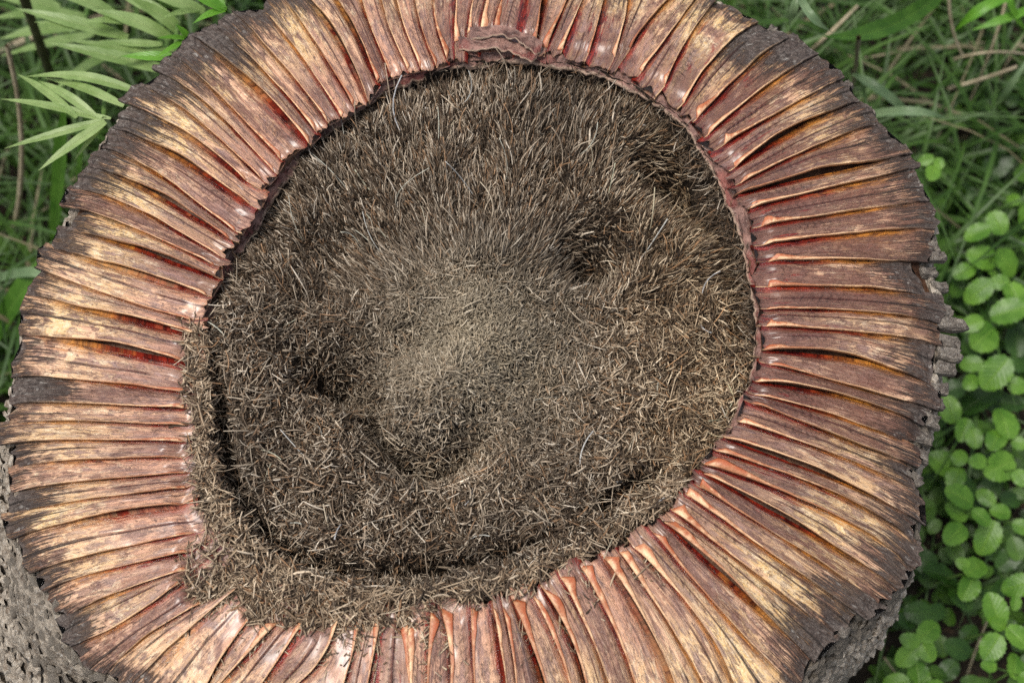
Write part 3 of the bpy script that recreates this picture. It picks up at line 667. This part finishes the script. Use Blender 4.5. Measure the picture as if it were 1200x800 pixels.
def fibre_field(N, mode, dark=False, lift=0.0, spot=None):
    th = rng.uniform(0, TWO, N); q = np.sqrt(rng.uniform(0, 1, N)) * .995; r = q * RC(th)
    x = r * np.cos(th); y = r * np.sin(th)
    if spot is not None:
        p_ = at(*spot[:2], HR); x = p_[0] + rng.normal(0, spot[2], N); y = p_[1] + rng.normal(0, spot[2], N)
    z = core_z(x, y)
    h = .002; nx = -(core_z(x + h, y) - core_z(x - h, y)) / (2 * h); ny = -(core_z(x, y + h) - core_z(x, y - h)) / (2 * h)
    n = np.stack([nx, ny, np.ones(N)], -1); n /= np.linalg.norm(n, axis=1)[:, None]
    cx, cy = at(555, 400, HR)[:2]
    dx, dy = x - cx, y - cy; dr = np.hypot(dx, dy) + 1e-6
    up = sst(dy + .2 * np.abs(dx) * 0, .015, .075) * sst(dr, .05, .10)
    cen = np.exp(-(dr / .075) ** 2)
    radial = np.stack([-dx / dr, -dy / dr, 0 * x], -1); radial -= n * (radial * n).sum(1)[:, None]
    rnd = rng.normal(0, 1, (N, 3)); rnd -= n * (rnd * n).sum(1)[:, None]; rnd /= np.linalg.norm(rnd, axis=1)[:, None]
    if mode == 'lie':
        D = up[:, None] * (-radial * rng.uniform(.6, 1.1, (N, 1)) + n * rng.uniform(.1, .8, (N, 1)) + rnd * .25) + (1 - up)[:, None] * (rnd + n * rng.uniform(-.05, .35, (N, 1)))
        L = rng.gamma(2.6, .0030, N) + .0025; L *= (1 + .05 * up) * (1 - .5 * cen)
        Wd = (rng.gamma(4, .00019, N) + .00035) * (1 + .15 * (1 - up))
    else:
        D = n + rnd * rng.uniform(0, .55, (N, 1)) - radial * .35 * up[:, None]
        L = rng.uniform(.003, .007, N); Wd = rng.uniform(.0006, .0013, N) * (1 + .5 * cen)
    P = np.stack([x, y, z], -1) + n * (lift + rng.uniform(-.003, .003, N))[:, None]
    ci = rng.choice(6, N, p=[.3, .2, .2, .12, .1, .08]) if not dark else rng.choice(6, N, p=[.05, .0, .27, .60, .0, .08]); C = PAL[ci] * rng.uniform(.75, 1.2, (N, 1))  # dark under-layer palette: the shade between fibres is painted into their colour
    C = C * (1 - cen[:, None] * .65) + np.array([.68, .585, .42]) * rng.uniform(.6, 1.1, (N, 1)) * cen[:, None] * .65
    patch = fbm(x * 14, y * 14, 33, 3)
    C = C * np.clip(.95 + .6 * patch, .5, 1.35)[:, None]
    warm = sst(x, .08, .2)[:, None]; C = C * (1 - warm * np.array([0, .07, .2]))
    return P, D, L, Wd, C
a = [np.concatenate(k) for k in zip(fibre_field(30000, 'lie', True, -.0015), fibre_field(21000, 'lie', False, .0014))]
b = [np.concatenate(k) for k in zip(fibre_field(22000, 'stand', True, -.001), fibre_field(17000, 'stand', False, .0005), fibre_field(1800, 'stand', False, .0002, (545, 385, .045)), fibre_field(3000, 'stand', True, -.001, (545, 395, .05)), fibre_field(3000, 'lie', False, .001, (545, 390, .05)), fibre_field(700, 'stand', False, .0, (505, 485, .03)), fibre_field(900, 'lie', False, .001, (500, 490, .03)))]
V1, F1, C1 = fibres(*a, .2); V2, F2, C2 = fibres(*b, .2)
NWF = 9000
tw = rng.uniform(0, TWO, NWF); dw = rng.uniform(.004, .075, NWF) ; rw = RC(tw) + .001
Pw = np.stack([rw * np.cos(tw), rw * np.sin(tw), HR - .006 - dw], -1)
Dw = np.stack([-np.cos(tw) * .55, -np.sin(tw) * .55, rng.uniform(-.8, .8, NWF)], -1) + rng.normal(0, .4, (NWF, 3))
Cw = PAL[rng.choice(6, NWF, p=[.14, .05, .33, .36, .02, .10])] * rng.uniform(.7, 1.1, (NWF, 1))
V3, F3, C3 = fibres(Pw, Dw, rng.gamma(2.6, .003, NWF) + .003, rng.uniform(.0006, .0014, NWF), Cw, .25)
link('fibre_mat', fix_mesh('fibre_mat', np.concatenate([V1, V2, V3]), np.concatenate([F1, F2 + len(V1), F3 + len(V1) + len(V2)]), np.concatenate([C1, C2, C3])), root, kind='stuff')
# the long strands that can be told apart
P, D, L, Wd, C = fibre_field(1400, 'lie')
upper = np.where((P[:, 1] > .05) & (np.abs(P[:, 0]) < .17))[0][:110]; rest = np.where(P[:, 1] < .03)[0]
pick = list(upper) + list(rest[np.argsort(-L[rest])[:120]])
for k in pick:
    ln = np.array([rng.uniform(.022, .058) if P[k, 1] > .05 else rng.uniform(.014, .034)])
    V, Fq, Cc = fibres(P[k:k + 1] + [[0, 0, .002]], D[k:k + 1] + [[0, 0, .12]], ln, np.array([rng.uniform(.0010, .0018)]), np.clip(C[k:k + 1] * 1.15, 0, .48), .35, 5, .6)
    link('strand', fix_mesh('strand', V, Fq, Cc), root)

# ------------------------------------------------------------------ loose litter on the rim
LINE = [(228,385,13),(232,460,15),(238,530,17),(258,600,24),(310,660,30),(400,692,32),(500,686,28),(590,674,24),(660,647,20),(705,615,18),(750,588,15),(795,560,9)]
BLOB = [(402,768,16,1.2),(236,690,20,.6),(270,735,22,.6),(320,770,22,.7),(300,700,30,1.3),(345,735,34,1.4),(400,745,30,.9),(440,755,30,1.0),(262,690,26,.9),(480,745,22,.8),(612,750,12,.35),(655,742,10,.25),(690,690,10,.25),(700,720,10,.2),(750,680,12,.3),(290,770,30,.6),(350,785,30,.6),(465,790,26,.6),(520,750,14,.2)]
N = 4200
lx = np.array(LINE, float); seg = rng.random(N) * (len(LINE) - 1); kx = np.arange(len(LINE))
px = np.interp(seg, kx, lx[:, 0]); py = np.interp(seg, kx, lx[:, 1]); sg = np.interp(seg, kx, lx[:, 2])
px = px + rng.normal(0, .55, N) * sg; py = py + rng.normal(0, .55, N) * sg
for bx, by, s_, wt in BLOB:
    m_ = int(430 * wt * (s_ / 30) ** 1.2); px = np.append(px, bx + rng.normal(0, 1.15, m_) * s_); py = np.append(py, by + rng.normal(0, 1.0, m_) * s_)
N = len(px)
P = np.array([at(a_, b_, HR) for a_, b_ in zip(px, py)])
r_ = np.hypot(P[:, 0], P[:, 1]); zz = cone(r_)
P = np.array([at(a_, b_, z_) for a_, b_, z_ in zip(px, py, zz)])
r_ = np.hypot(P[:, 0], P[:, 1]); q_ = r_ / RC(np.arctan2(P[:, 1], P[:, 0])); keep = (q_ > .95) & (fbm(P[:, 0] * 45, P[:, 1] * 45, 19, 3) > rng.uniform(-.75, .12, len(P)))
P, r_ = P[keep], r_[keep]; N = len(P)
P[:, 2] = np.minimum(cone(r_), HR + .002) + rng.uniform(0, .0042, N)
D = rng.normal(0, 1, (N, 3)); D[:, 2] *= .22
L = rng.gamma(2.8, .0036, N) + .003
C = np.array([1.0, .93, .84]) * PAL[rng.choice(6, N, p=[.26, .16, .24, .22, .07, .05])] * rng.uniform(.7, 1.1, (N, 1))
V, Fq, Cc = fibres(P - D / np.linalg.norm(D, axis=1)[:, None] * L[:, None] * .5, D, L, rng.gamma(5, .00022, N) + .0004, C, .22)
link('fibre_litter', fix_mesh('fibre_litter', V, Fq, Cc), None, 'loose grey-brown fibre litter strewn along the near rim of the stump', 'litter', kind='stuff')
# pale crumbs
CR = [(562,86),(633,86),(715,117),(729,117),(752,148),(770,147),(506,132),(757,143),(508,92)]
CV, CF, nv = [], [], 0
for k, (x, y) in enumerate(CR):
    x += rng.normal(0, 2.5); y += rng.normal(0, 2.5)
    p = at(x, y, HR); q_ = math.hypot(p[0], p[1]) / float(RC(math.atan2(p[1], p[0])))
    if q_ > .98: p = at_cone(x, y); p[2] += .0035
    else:
        for _ in range(6): p = at(x, y, float(core_z(p[0], p[1])) + .004)
    V, F_ = chip(3000 + k, .8); V = V * rng.uniform(.0010, .0024) * [1, 1, .5]
    CV.append(V + p); CF += [tuple(a_ + nv for a_ in f) for f in F_]; nv += len(V)
link('pale_crumbs', mesh_from('pale_crumbs', np.concatenate(CV), CF, M_CRUMB, True), None, 'tiny whitish crumbs sprinkled over the stump', 'crumbs', kind='stuff')

# ------------------------------------------------------------------ plants
def blade(p0, p1, width, sag=0.0, fold=.18, shape='lance', n=14, side=0.0, teeth=0, up=(0, 0, 1), m=6):
    p0 = np.asarray(p0, float); p1 = np.asarray(p1, float); d = p1 - p0; L = np.linalg.norm(d)
    upv = np.asarray(up, float); sd_ = np.cross(d, upv); sd_ /= np.linalg.norm(sd_); nn = np.cross(sd_, d); nn /= np.linalg.norm(nn)
    s = np.linspace(0, 1, n)
    if shape == 'lance': wd = np.sin(math.pi * np.clip(s * .93 + .07, 0, 1) ** .75) ** .9
    elif shape == 'strap': wd = np.minimum(1, (1 - s) * 4) ** .6 * (.75 + .25 * np.sin(math.pi * s))
    else: wd = np.sqrt(np.clip(1 - (2 * np.clip(s, 0.03, .995) - 1) ** 2, 0, 1)) * (1.05 - .18 * s)
    wd = np.maximum(wd, .03) * width * .5
    v = np.linspace(-1, 1, 2 * (m // 2) + 1)
    tooth = 1 + (0.07 * np.cos(s * teeth * TWO) if teeth else 0 * s)
    ctr = p0 + d * s[:, None] + nn * (sag * np.sin(math.pi * s) * L)[:, None] + sd_ * (side * np.sin(math.pi * s) * L)[:, None]
    V = ctr[:, None] + sd_ * (wd * tooth)[:, None, None] * v[None, :, None] + nn * (fold * wd[:, None] * (np.abs(v)[None] - .35) + .05 * wd[:, None] * np.cos(s * 17)[:, None] * (np.abs(v) > .8))[..., None]
    uv = np.stack(np.meshgrid(s, (v + 1) / 2, indexing='ij'), -1).reshape(-1, 2)
    return V.reshape(-1, 3), grid_faces(n, len(v)), uv
def leaf(parent, name, mat, *a, **k):
    V, F_, uv = blade(*a, **k); return link(name, mesh_from(name, V, F_, mat, True, uv), parent)
def tube(pts, r0, r1, k=6, n=12):
    pts = np.asarray(pts, float); s = np.linspace(0, 1, n); kx = np.linspace(0, 1, len(pts))
    if len(pts) > 2:
        c = [np.polyfit(kx, pts[:, j], 2) for j in range(3)]; C = np.stack([np.polyval(q_, s) for q_ in c], -1)
    else: C = pts[0] + (pts[1] - pts[0]) * s[:, None]
    T = np.gradient(C, axis=0); T /= np.linalg.norm(T, axis=1)[:, None]
    A = np.cross(T, [.3, .5, .81]); A /= np.linalg.norm(A, axis=1)[:, None]; B = np.cross(T, A)
    an = np.arange(k) * TWO / k; rr = (r0 + (r1 - r0) * s)[:, None, None] * (1 + .08 * np.sin(s * 23))[:, None, None]
    return (C[:, None] + (A[:, None] * np.cos(an)[None, :, None] + B[:, None] * np.sin(an)[None, :, None]) * rr).reshape(-1, 3), grid_faces(n, k, True)
def stem(parent, name, mat, pts, r0, r1, **kw):
    V, F_ = tube(pts, r0, r1); return link(name, mesh_from(name, V, F_, mat), parent, **kw)
def thing(name, label, cat, group=None, loc=(0, 0, 0)):
    return link(name, None, None, label, cat, group)
def G(p): return np.array([p[0], p[1], 0.0])

# finger-leaved fronds at the left, level with the rim
ZS = HR / .46
def frond(label, z0, z1, mat, lv, foot, stems=1):
    z0 *= ZS; z1 *= ZS
    t = thing('lobed_plant', label, 'plant', 'finger-leaved plants behind the stump')
    for k, (bx, by, tx, ty, wd) in enumerate(lv):
        zb, zt = z0, z1 + rng.normal(0, .008)
        p0 = at(bx, by, zb); p1 = at(tx, ty, zt)
        leaf(t, 'leaflet', mat, p0, p1, wd * .86 * pxs(tx, ty, zt), sag=rng.uniform(.02, .10), side=rng.normal(0, .03), fold=.22, n=18)
    hub = at(lv[0][0], lv[0][1], z0); f_ = at(*foot, 0.0)
    stem(t, 'stem', M_STEMG, [hub, (hub + f_) / 2 + [0, .02, .06], f_], .0028, .004)
    return t
frond('pale green finger-lobed frond fanned out beside the rim at the left', .405, .40, M_PALM,
      [(122,140,0,116,12),(90,138,20,87,12),(112,136,45,95,13),(160,107,30,90,15),(145,124,52,92,13),(122,141,5,174,13),(124,143,45,200,15),(124,144,87,188,8),(130,139,85,135,7)], (165,165))
frond('pale green frond of broad fingers above the rim at top left', .33, .345, M_PALM2,
      [(200,84,55,50,20),(150,44,18,10,20),(200,44,108,12,22),(190,52,115,48,12),(215,40,150,-4,20),(140,22,60,-6,20),(235,12,188,22,12),(240,14,170,-6,20),(170,60,78,47,12),(210,30,120,-16,20),(128,40,40,26,14),(170,30,95,26,14),(205,58,130,70,11)], (215,80))
frond('blurred pale frond low in the top left corner', .17, .19, M_PALM2,
      [(100,30,0,46,22),(100,20,-10,22,20),(110,40,0,66,16),(70,10,-20,-8,24),(130,60,60,110,14),(140,62,90,90,14)], (150,60))
frond('small bright green lobed leaf poking over the stump edge below the top left corner', .425, .43, M_BRIGHT,
      [(208,67,142,66,15),(224,46,180,70,9),(222,46,184,45,9),(222,47,206,29,10),(224,48,212,36,7)], (235,80))
frond('bright green lobed leaf tucked against the rim near the top edge', .42, .425, M_BRIGHT,
      [(264,12,224,-4,16),(264,12,226,28,11),(262,10,248,-12,12),(266,11,240,2,9)], (280,30))
# stalks at the left
t = thing('dark_stalk', 'thick dark stalk slanting behind the pale fronds at top left', 'stalk')
stem(t, 'stem', M_STEMD, [at(25,-10,.52), at(45,45,.38), at(66,110,.14), G(at(80,150,0))], .0065, .0075)
t = thing('dry_stalk', 'pale dry upright stalk at the far left of the fronds', 'stalk')
stem(t, 'stem', M_DRY, [at(8,50,.50), at(24,150,.34), at(24,210,.2), G(at(12,290,0))], .003, .004)
t = thing('dry_stalk', 'pale dry stalk lying slantwise behind the fronds', 'stalk')
stem(t, 'stem', M_DRY, [at(-15,68,.10), at(45,42,.12), at(120,20,.06)], .006, .005)
# strap leaves
def strap(label, mat, pts, wd, z, n=1, cat='leaf blade'):
    z = [x * ZS for x in z]
    t = thing('strap_leaf', label, cat, 'long strap leaves round the stump')
    P = np.array([at(x, y, zz) for (x, y), zz in zip(pts, z)])
    s = np.linspace(0, 1, 20); kx = np.linspace(0, 1, len(pts))
    C_ = np.stack([np.polyval(np.polyfit(kx, P[:, j], min(2, len(pts) - 1)), s) for j in range(3)], -1)
    T = np.gradient(C_, axis=0); T /= np.linalg.norm(T, axis=1)[:, None]
    sd_ = np.cross(T, [0, -.25, 1.]); sd_ /= np.linalg.norm(sd_, axis=1)[:, None]; nn = np.cross(sd_, T)
    wv = np.minimum(1, np.minimum((1 - s) * 2.6 + .03, .5 + s * 3)) * wd * .5 * pxs(*pts[len(pts) // 2], z[len(z) // 2])
    v = np.linspace(-1, 1, 7)
    V = C_[:, None] + sd_[:, None] * (wv[:, None] * v)[..., None] + nn[:, None] * (wv[:, None] * .28 * (np.abs(v) - .3))[..., None]
    uv = np.stack(np.meshgrid(s, (v + 1) / 2, indexing='ij'), -1).reshape(-1, 2)
    link('blade', mesh_from('blade', V.reshape(-1, 3), grid_faces(20, 7), mat, True, uv), t)
    return t
strap('broad dark green strap leaf arching in from the top edge right of the stump', M_STRAP, [(962,42),(1020,40),(1062,18),(1110,-14)][::-1], 22, [.26,.25,.22,.18][::-1])
strap('upright mid green strap leaf left of the rim under the fronds', M_STRAP, [(62,300),(68,240),(72,170),(76,120)], 26, [.02,.14,.22,.28])
strap('dark strap leaf beside the rim at left, in shade', M_STRAP, [(95,240),(92,200),(100,165),(104,140)], 16, [.06,.14,.2,.25])
strap('wide blurred strap leaf lying low at the left edge', M_STRAP, [(-20,420),(10,370),(30,330),(70,290)], 26, [.05,.12,.16,.18])
strap('narrow blurred green blade crossing the left edge at mid height', M_GREYBLADE, [(-10,330),(20,318),(50,322),(60,330)], 12, [.1,.16,.18,.16])
strap('light green blade curling down beside the rim at top right', M_GREYBLADE, [(936,-8),(946,10),(956,26),(976,38)], 10, [.36,.37,.37,.35])
strap('short pale blade standing behind the rim at top right', M_GREYBLADE, [(926,34),(928,20),(932,4),(936,-14)], 10, [.33,.35,.36,.36])
strap('grey green blade pointing right from the rim at upper right', M_GREYBLADE, [(1000,140),(1040,132),(1080,131),(1112,140)], 11, [.18,.22,.23,.21])
strap('dim grey green blade slanting down behind the upper right rim', M_GREYBLADE, [(1000,86),(1030,106),(1056,124),(1080,150)], 11, [.16,.17,.15,.1])
strap('bright light green blade reaching into the top right corner', M_BRIGHT, [(1192,-8),(1165,4),(1140,16),(1118,38)], 13, [.24,.25,.24,.22])
strap('second bright blade in the top right corner, lower and narrower', M_BRIGHT, [(1215,8),(1190,18),(1165,26),(1138,36)], 10, [.2,.2,.2,.19])
strap('short bright blade running steeply down in the top right corner', M_BRIGHT, [(1180,-10),(1186,8),(1192,22),(1204,38)], 9, [.22,.21,.2,.18])
strap('long grey green blade rising to the right edge below the corner', M_GREYBLADE, [(1146,152),(1165,128),(1185,98),(1212,58)], 9, [.04,.12,.16,.18])
for lab, pts, z, w_ in [
    ('pale thin dry stalk running level near the right edge', [(1118,70),(1150,62),(1180,62),(1215,66)], [.12,.14,.14,.12], .0022),
    ('thicker pale dry stalk slanting up to the right', [(1112,104),(1140,96),(1165,88),(1192,78)], [.1,.12,.13,.14], .0032),
    ('thin upright pale stalk hanging near the top right', [(1112,-10),(1114,20),(1118,40),(1128,66)], [.2,.18,.16,.14], .0024),
    ('thin grey stalk crossing steeply behind the right blades', [(1182,-10),(1165,45),(1150,90),(1122,150)], [.18,.15,.1,.02], .0022),
    ('pale dry broken stalk standing at the upper right rim', [(1006,44),(1004,70),(1000,95),(996,120)], [.26,.2,.12,.03], .0034),
    ('fine dry stalk leaning over the dark soil at upper right', [(1200,40),(1185,66),(1172,90),(1160,120)], [.1,.08,.05,.01], .0016),
    ('short dry stalk sticking out behind the top right rim', [(950,60),(965,48),(980,30),(1005,8)], [.12,.15,.16,.15], .0036),
    ('slender dark stalk leaning out of the lower right corner plants', [(1130,800),(1140,770),(1150,745),(1160,720)], [.0,.05,.09,.12], .0020),
    ('thin stalk crossing the leaves below the lower right bark', [(1036,770),(1048,785),(1058,800),(1070,815)], [.1,.08,.05,.01], .0016)]:
    t = thing('dry_stalk', lab, 'stalk', 'dry stalks among the plants')
    stem(t, 'stem', M_DRY, [at(x, y, zz * ZS) for (x, y), zz in zip(pts, z)], w_, w_ * .7)

# round-leaved plants on the right
def round_plant(label, lv, zb=.15, mat=None, dim=False):
    zb += .06
    t = thing('round_leaved_plant', label, 'plant', 'round-leaved plants on the right')
    cxp = np.mean([l[0] for l in lv]); cyp = np.mean([l[1] for l in lv])
    hub = at(cxp, cyp, zb - .02); foot = at(cxp, cyp, 0.0)
    foot = np.array([hub[0] + rng.normal(0, .01), hub[1] + rng.normal(0, .01), -.01])
    stem(t, 'stem', M_STEMG, [hub, (hub + foot) / 2 + rng.normal(0, .006, 3), foot], .0016, .0022)
    for (x, y, a_, b_) in lv:
        z = zb + rng.normal(0, .014)
        c = at(x, y, z); k = pxs(x, y, z)
        d = c - hub; d[2] = 0; n_ = np.linalg.norm(d)
        d = d / n_ if n_ > .004 else np.array([math.cos(x), math.sin(x), 0])
        ln = max(a_, b_) * k * 1.12; d = (d + rng.normal(0, .25, 3) * [1, 1, 0]); d /= np.linalg.norm(d)
        tilt = rng.normal(-.12, .28); up = np.array([rng.normal(0, .28), rng.normal(-.1, .25), 1.])
        p0 = c - d * ln * .5; p1 = c + d * ln * .5 + [0, 0, tilt * ln]
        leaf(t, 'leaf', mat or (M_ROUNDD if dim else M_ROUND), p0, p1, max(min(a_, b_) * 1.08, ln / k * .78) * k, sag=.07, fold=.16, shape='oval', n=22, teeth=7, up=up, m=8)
        stem(t, 'petiole', M_STEMG, [p0, (p0 + hub) / 2 + [0, 0, -.006], hub], .0009, .0012)
    return t
for lab, lv, z in [
    ('pair of round fresh leaves over dark soil, highest on the right', [(1147,271,26,22),(1170,260,26,24)], .15),
    ('round leaves cut by the right edge above the dense patch', [(1200,254,24,28),(1206,290,26,24),(1190,232,14,16)], .13),
    ('pale rosette beside the rim tips at right', [(1150,303,34,26),(1183,303,30,28),(1164,317,22,18),(1130,318,24,20)], .14),
    ('bright leaves under the pale rosette at the right edge', [(1150,338,30,26),(1191,350,38,32),(1172,330,20,18)], .15),
    ('broad leaf pair level with the longest bark chip', [(1151,396,36,36),(1181,368,38,26),(1140,378,24,20)], .16),
    ('large single-topped rosette right of the chipped bark', [(1170,434,38,34),(1140,425,20,22),(1137,448,20,18),(1192,452,20,20)], .17),
    ('scalloped pale leaf pair at the right, mid height', [(1178,495,32,36),(1166,517,26,24),(1194,520,16,16)], .17),
    ('small bright leaves close to the bark at right, mid height', [(1130,503,26,20),(1142,513,20,22),(1112,480,16,30)], .14),
    ('broad scalloped leaf above a dark gap at right', [(1170,547,38,34),(1145,541,20,18),(1196,560,20,18)], .17),
    ('upright narrow leaves hugging the bark at right', [(1104,544,22,36),(1120,560,26,22),(1125,536,20,18)], .13),
    ('stack of leaf pairs climbing beside the bark, lower right', [(1117,627,32,26),(1120,600,26,20),(1122,583,34,16),(1150,606,24,14)], .18),
    ('mid green leaves at the right edge, lower half', [(1172,600,22,20),(1160,628,36,26),(1198,618,18,22),(1156,582,22,16)], .13),
    ('two bright overlapping leaves in the lower right patch', [(1135,688,30,26),(1145,664,30,26),(1128,660,16,14)], .17),
    ('leaves cut by the right edge in the lower patch', [(1197,684,26,32),(1204,664,20,18),(1190,706,16,14)], .15),
    ('pale cross of four leaves in the lower right corner', [(1164,714,36,26),(1164,757,30,28),(1192,746,26,28),(1169,731,18,16)], .19),
    ('bright leaf in the very bottom right corner', [(1190,779,28,26),(1206,800,26,22),(1158,780,18,14)], .17),
    ('bright cluster below the bark at lower right', [(1089,739,30,24),(1086,760,28,22),(1064,767,24,26),(1066,750,22,16)], .17),
    ('leaves at the bottom edge beside the trunk', [(1075,792,34,24),(1052,800,26,24),(1100,806,26,20)], .14),
    ('bright small leaf behind the rim at upper right', [(1092,204,20,18),(1100,192,14,12),(1086,186,10,16)], .24),
]: round_plant(lab, lv, z)
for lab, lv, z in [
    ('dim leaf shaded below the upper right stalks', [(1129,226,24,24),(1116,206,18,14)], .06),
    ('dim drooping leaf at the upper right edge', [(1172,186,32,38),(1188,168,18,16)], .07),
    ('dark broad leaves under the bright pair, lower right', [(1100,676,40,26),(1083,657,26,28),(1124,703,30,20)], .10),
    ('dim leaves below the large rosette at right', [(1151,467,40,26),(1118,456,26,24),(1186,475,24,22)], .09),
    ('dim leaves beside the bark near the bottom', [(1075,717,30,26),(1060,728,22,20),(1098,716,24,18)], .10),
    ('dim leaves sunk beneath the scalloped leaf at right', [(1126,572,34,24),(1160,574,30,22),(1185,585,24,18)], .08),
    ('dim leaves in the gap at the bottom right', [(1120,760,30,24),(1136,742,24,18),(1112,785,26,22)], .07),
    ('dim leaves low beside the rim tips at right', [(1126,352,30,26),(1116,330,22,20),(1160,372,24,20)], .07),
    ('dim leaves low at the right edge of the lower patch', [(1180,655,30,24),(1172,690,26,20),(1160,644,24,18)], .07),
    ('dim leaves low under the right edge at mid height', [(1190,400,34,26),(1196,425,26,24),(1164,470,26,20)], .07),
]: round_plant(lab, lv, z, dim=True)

# undergrowth nobody could count: blades and small leaves on the ground, all round the stump
def ground_blades(n, zone, seed):
    g = np.random.default_rng(seed); V, F_, U, nv = [], [], [], 0
    for _ in range(n):
        r = .56 + (.75 if g.random() < .7 else 1.9) * g.random(); th = g.uniform(*zone)
        x, y = r * math.cos(th), r * math.sin(th)
        if math.hypot(x - CX, y - CY) < .30 and y < -.3: continue
        a_ = g.uniform(0, TWO); ln = g.uniform(.10, .50); up_ = g.uniform(.15, .9)
        p0 = np.array([x, y, -.01]); p1 = p0 + np.array([math.cos(a_) * ln * (1.1 - up_ * .6), math.sin(a_) * ln * (1.1 - up_ * .6), ln * up_ * .8])
        if math.hypot(p1[0], p1[1]) < .56: p1[:2] *= .56 / math.hypot(p1[0], p1[1])
        v_, f_, u_ = blade(p0, p1, g.uniform(.003, .010), sag=g.uniform(.05, .3), n=7, m=2, fold=.4, shape='lance')
        V.append(v_); F_.append(f_ + nv); U.append(u_); nv += len(v_)
    return np.concatenate(V), np.concatenate(F_), np.concatenate(U)
V, F_, U = ground_blades(5200, (R(24), R(215)), 4)
link('grass', mesh_from('grass', V, F_, M_GRASS, True, U), None, 'blurred tangle of grass behind the stump', 'grass', kind='stuff')
V, F_, U = ground_blades(260, (R(25), R(200)), 6)
link('dry_grass', mesh_from('dry_grass', V, F_, M_DRYB, True, U), None, 'straw-coloured dead blades tangled in the grass behind the stump', 'dry grass', kind='stuff')
V, F_, U = ground_blades(260, (R(-75), R(35)), 5)
link('grass', mesh_from('grass', V, F_, M_GRASS, True, U), None, 'sparse dark blades between the round leaves on the right', 'grass', kind='stuff')
g = np.random.default_rng(8); V, F_, U, nv = [], [], [], 0
for _ in range(4200):
    r = .56 + 1.6 * g.random() ** 1.2; th = R(g.uniform(-95, 42)); x, y = r * math.cos(th), r * math.sin(th); z = g.uniform(.01, .15)
    a_ = g.uniform(0, TWO); ln = g.uniform(.016, .036)
    p0 = np.array([x, y, z]); p1 = p0 + np.array([math.cos(a_), math.sin(a_), g.normal(0, .3)]) * ln
    v_, f_, u_ = blade(p0, p1, ln * .8, sag=.06, n=9, m=4, fold=.15, shape='oval', up=(g.normal(0, .35), g.normal(0, .35), 1))
    V.append(v_); F_.append(f_ + nv); U.append(u_); nv += len(v_)
link('ground_cover', mesh_from('ground_cover', np.concatenate(V), np.concatenate(F_), M_COVER, True, np.concatenate(U)), None, 'dark carpet of small leaves under the round-leaved plants', 'ground cover', kind='stuff')
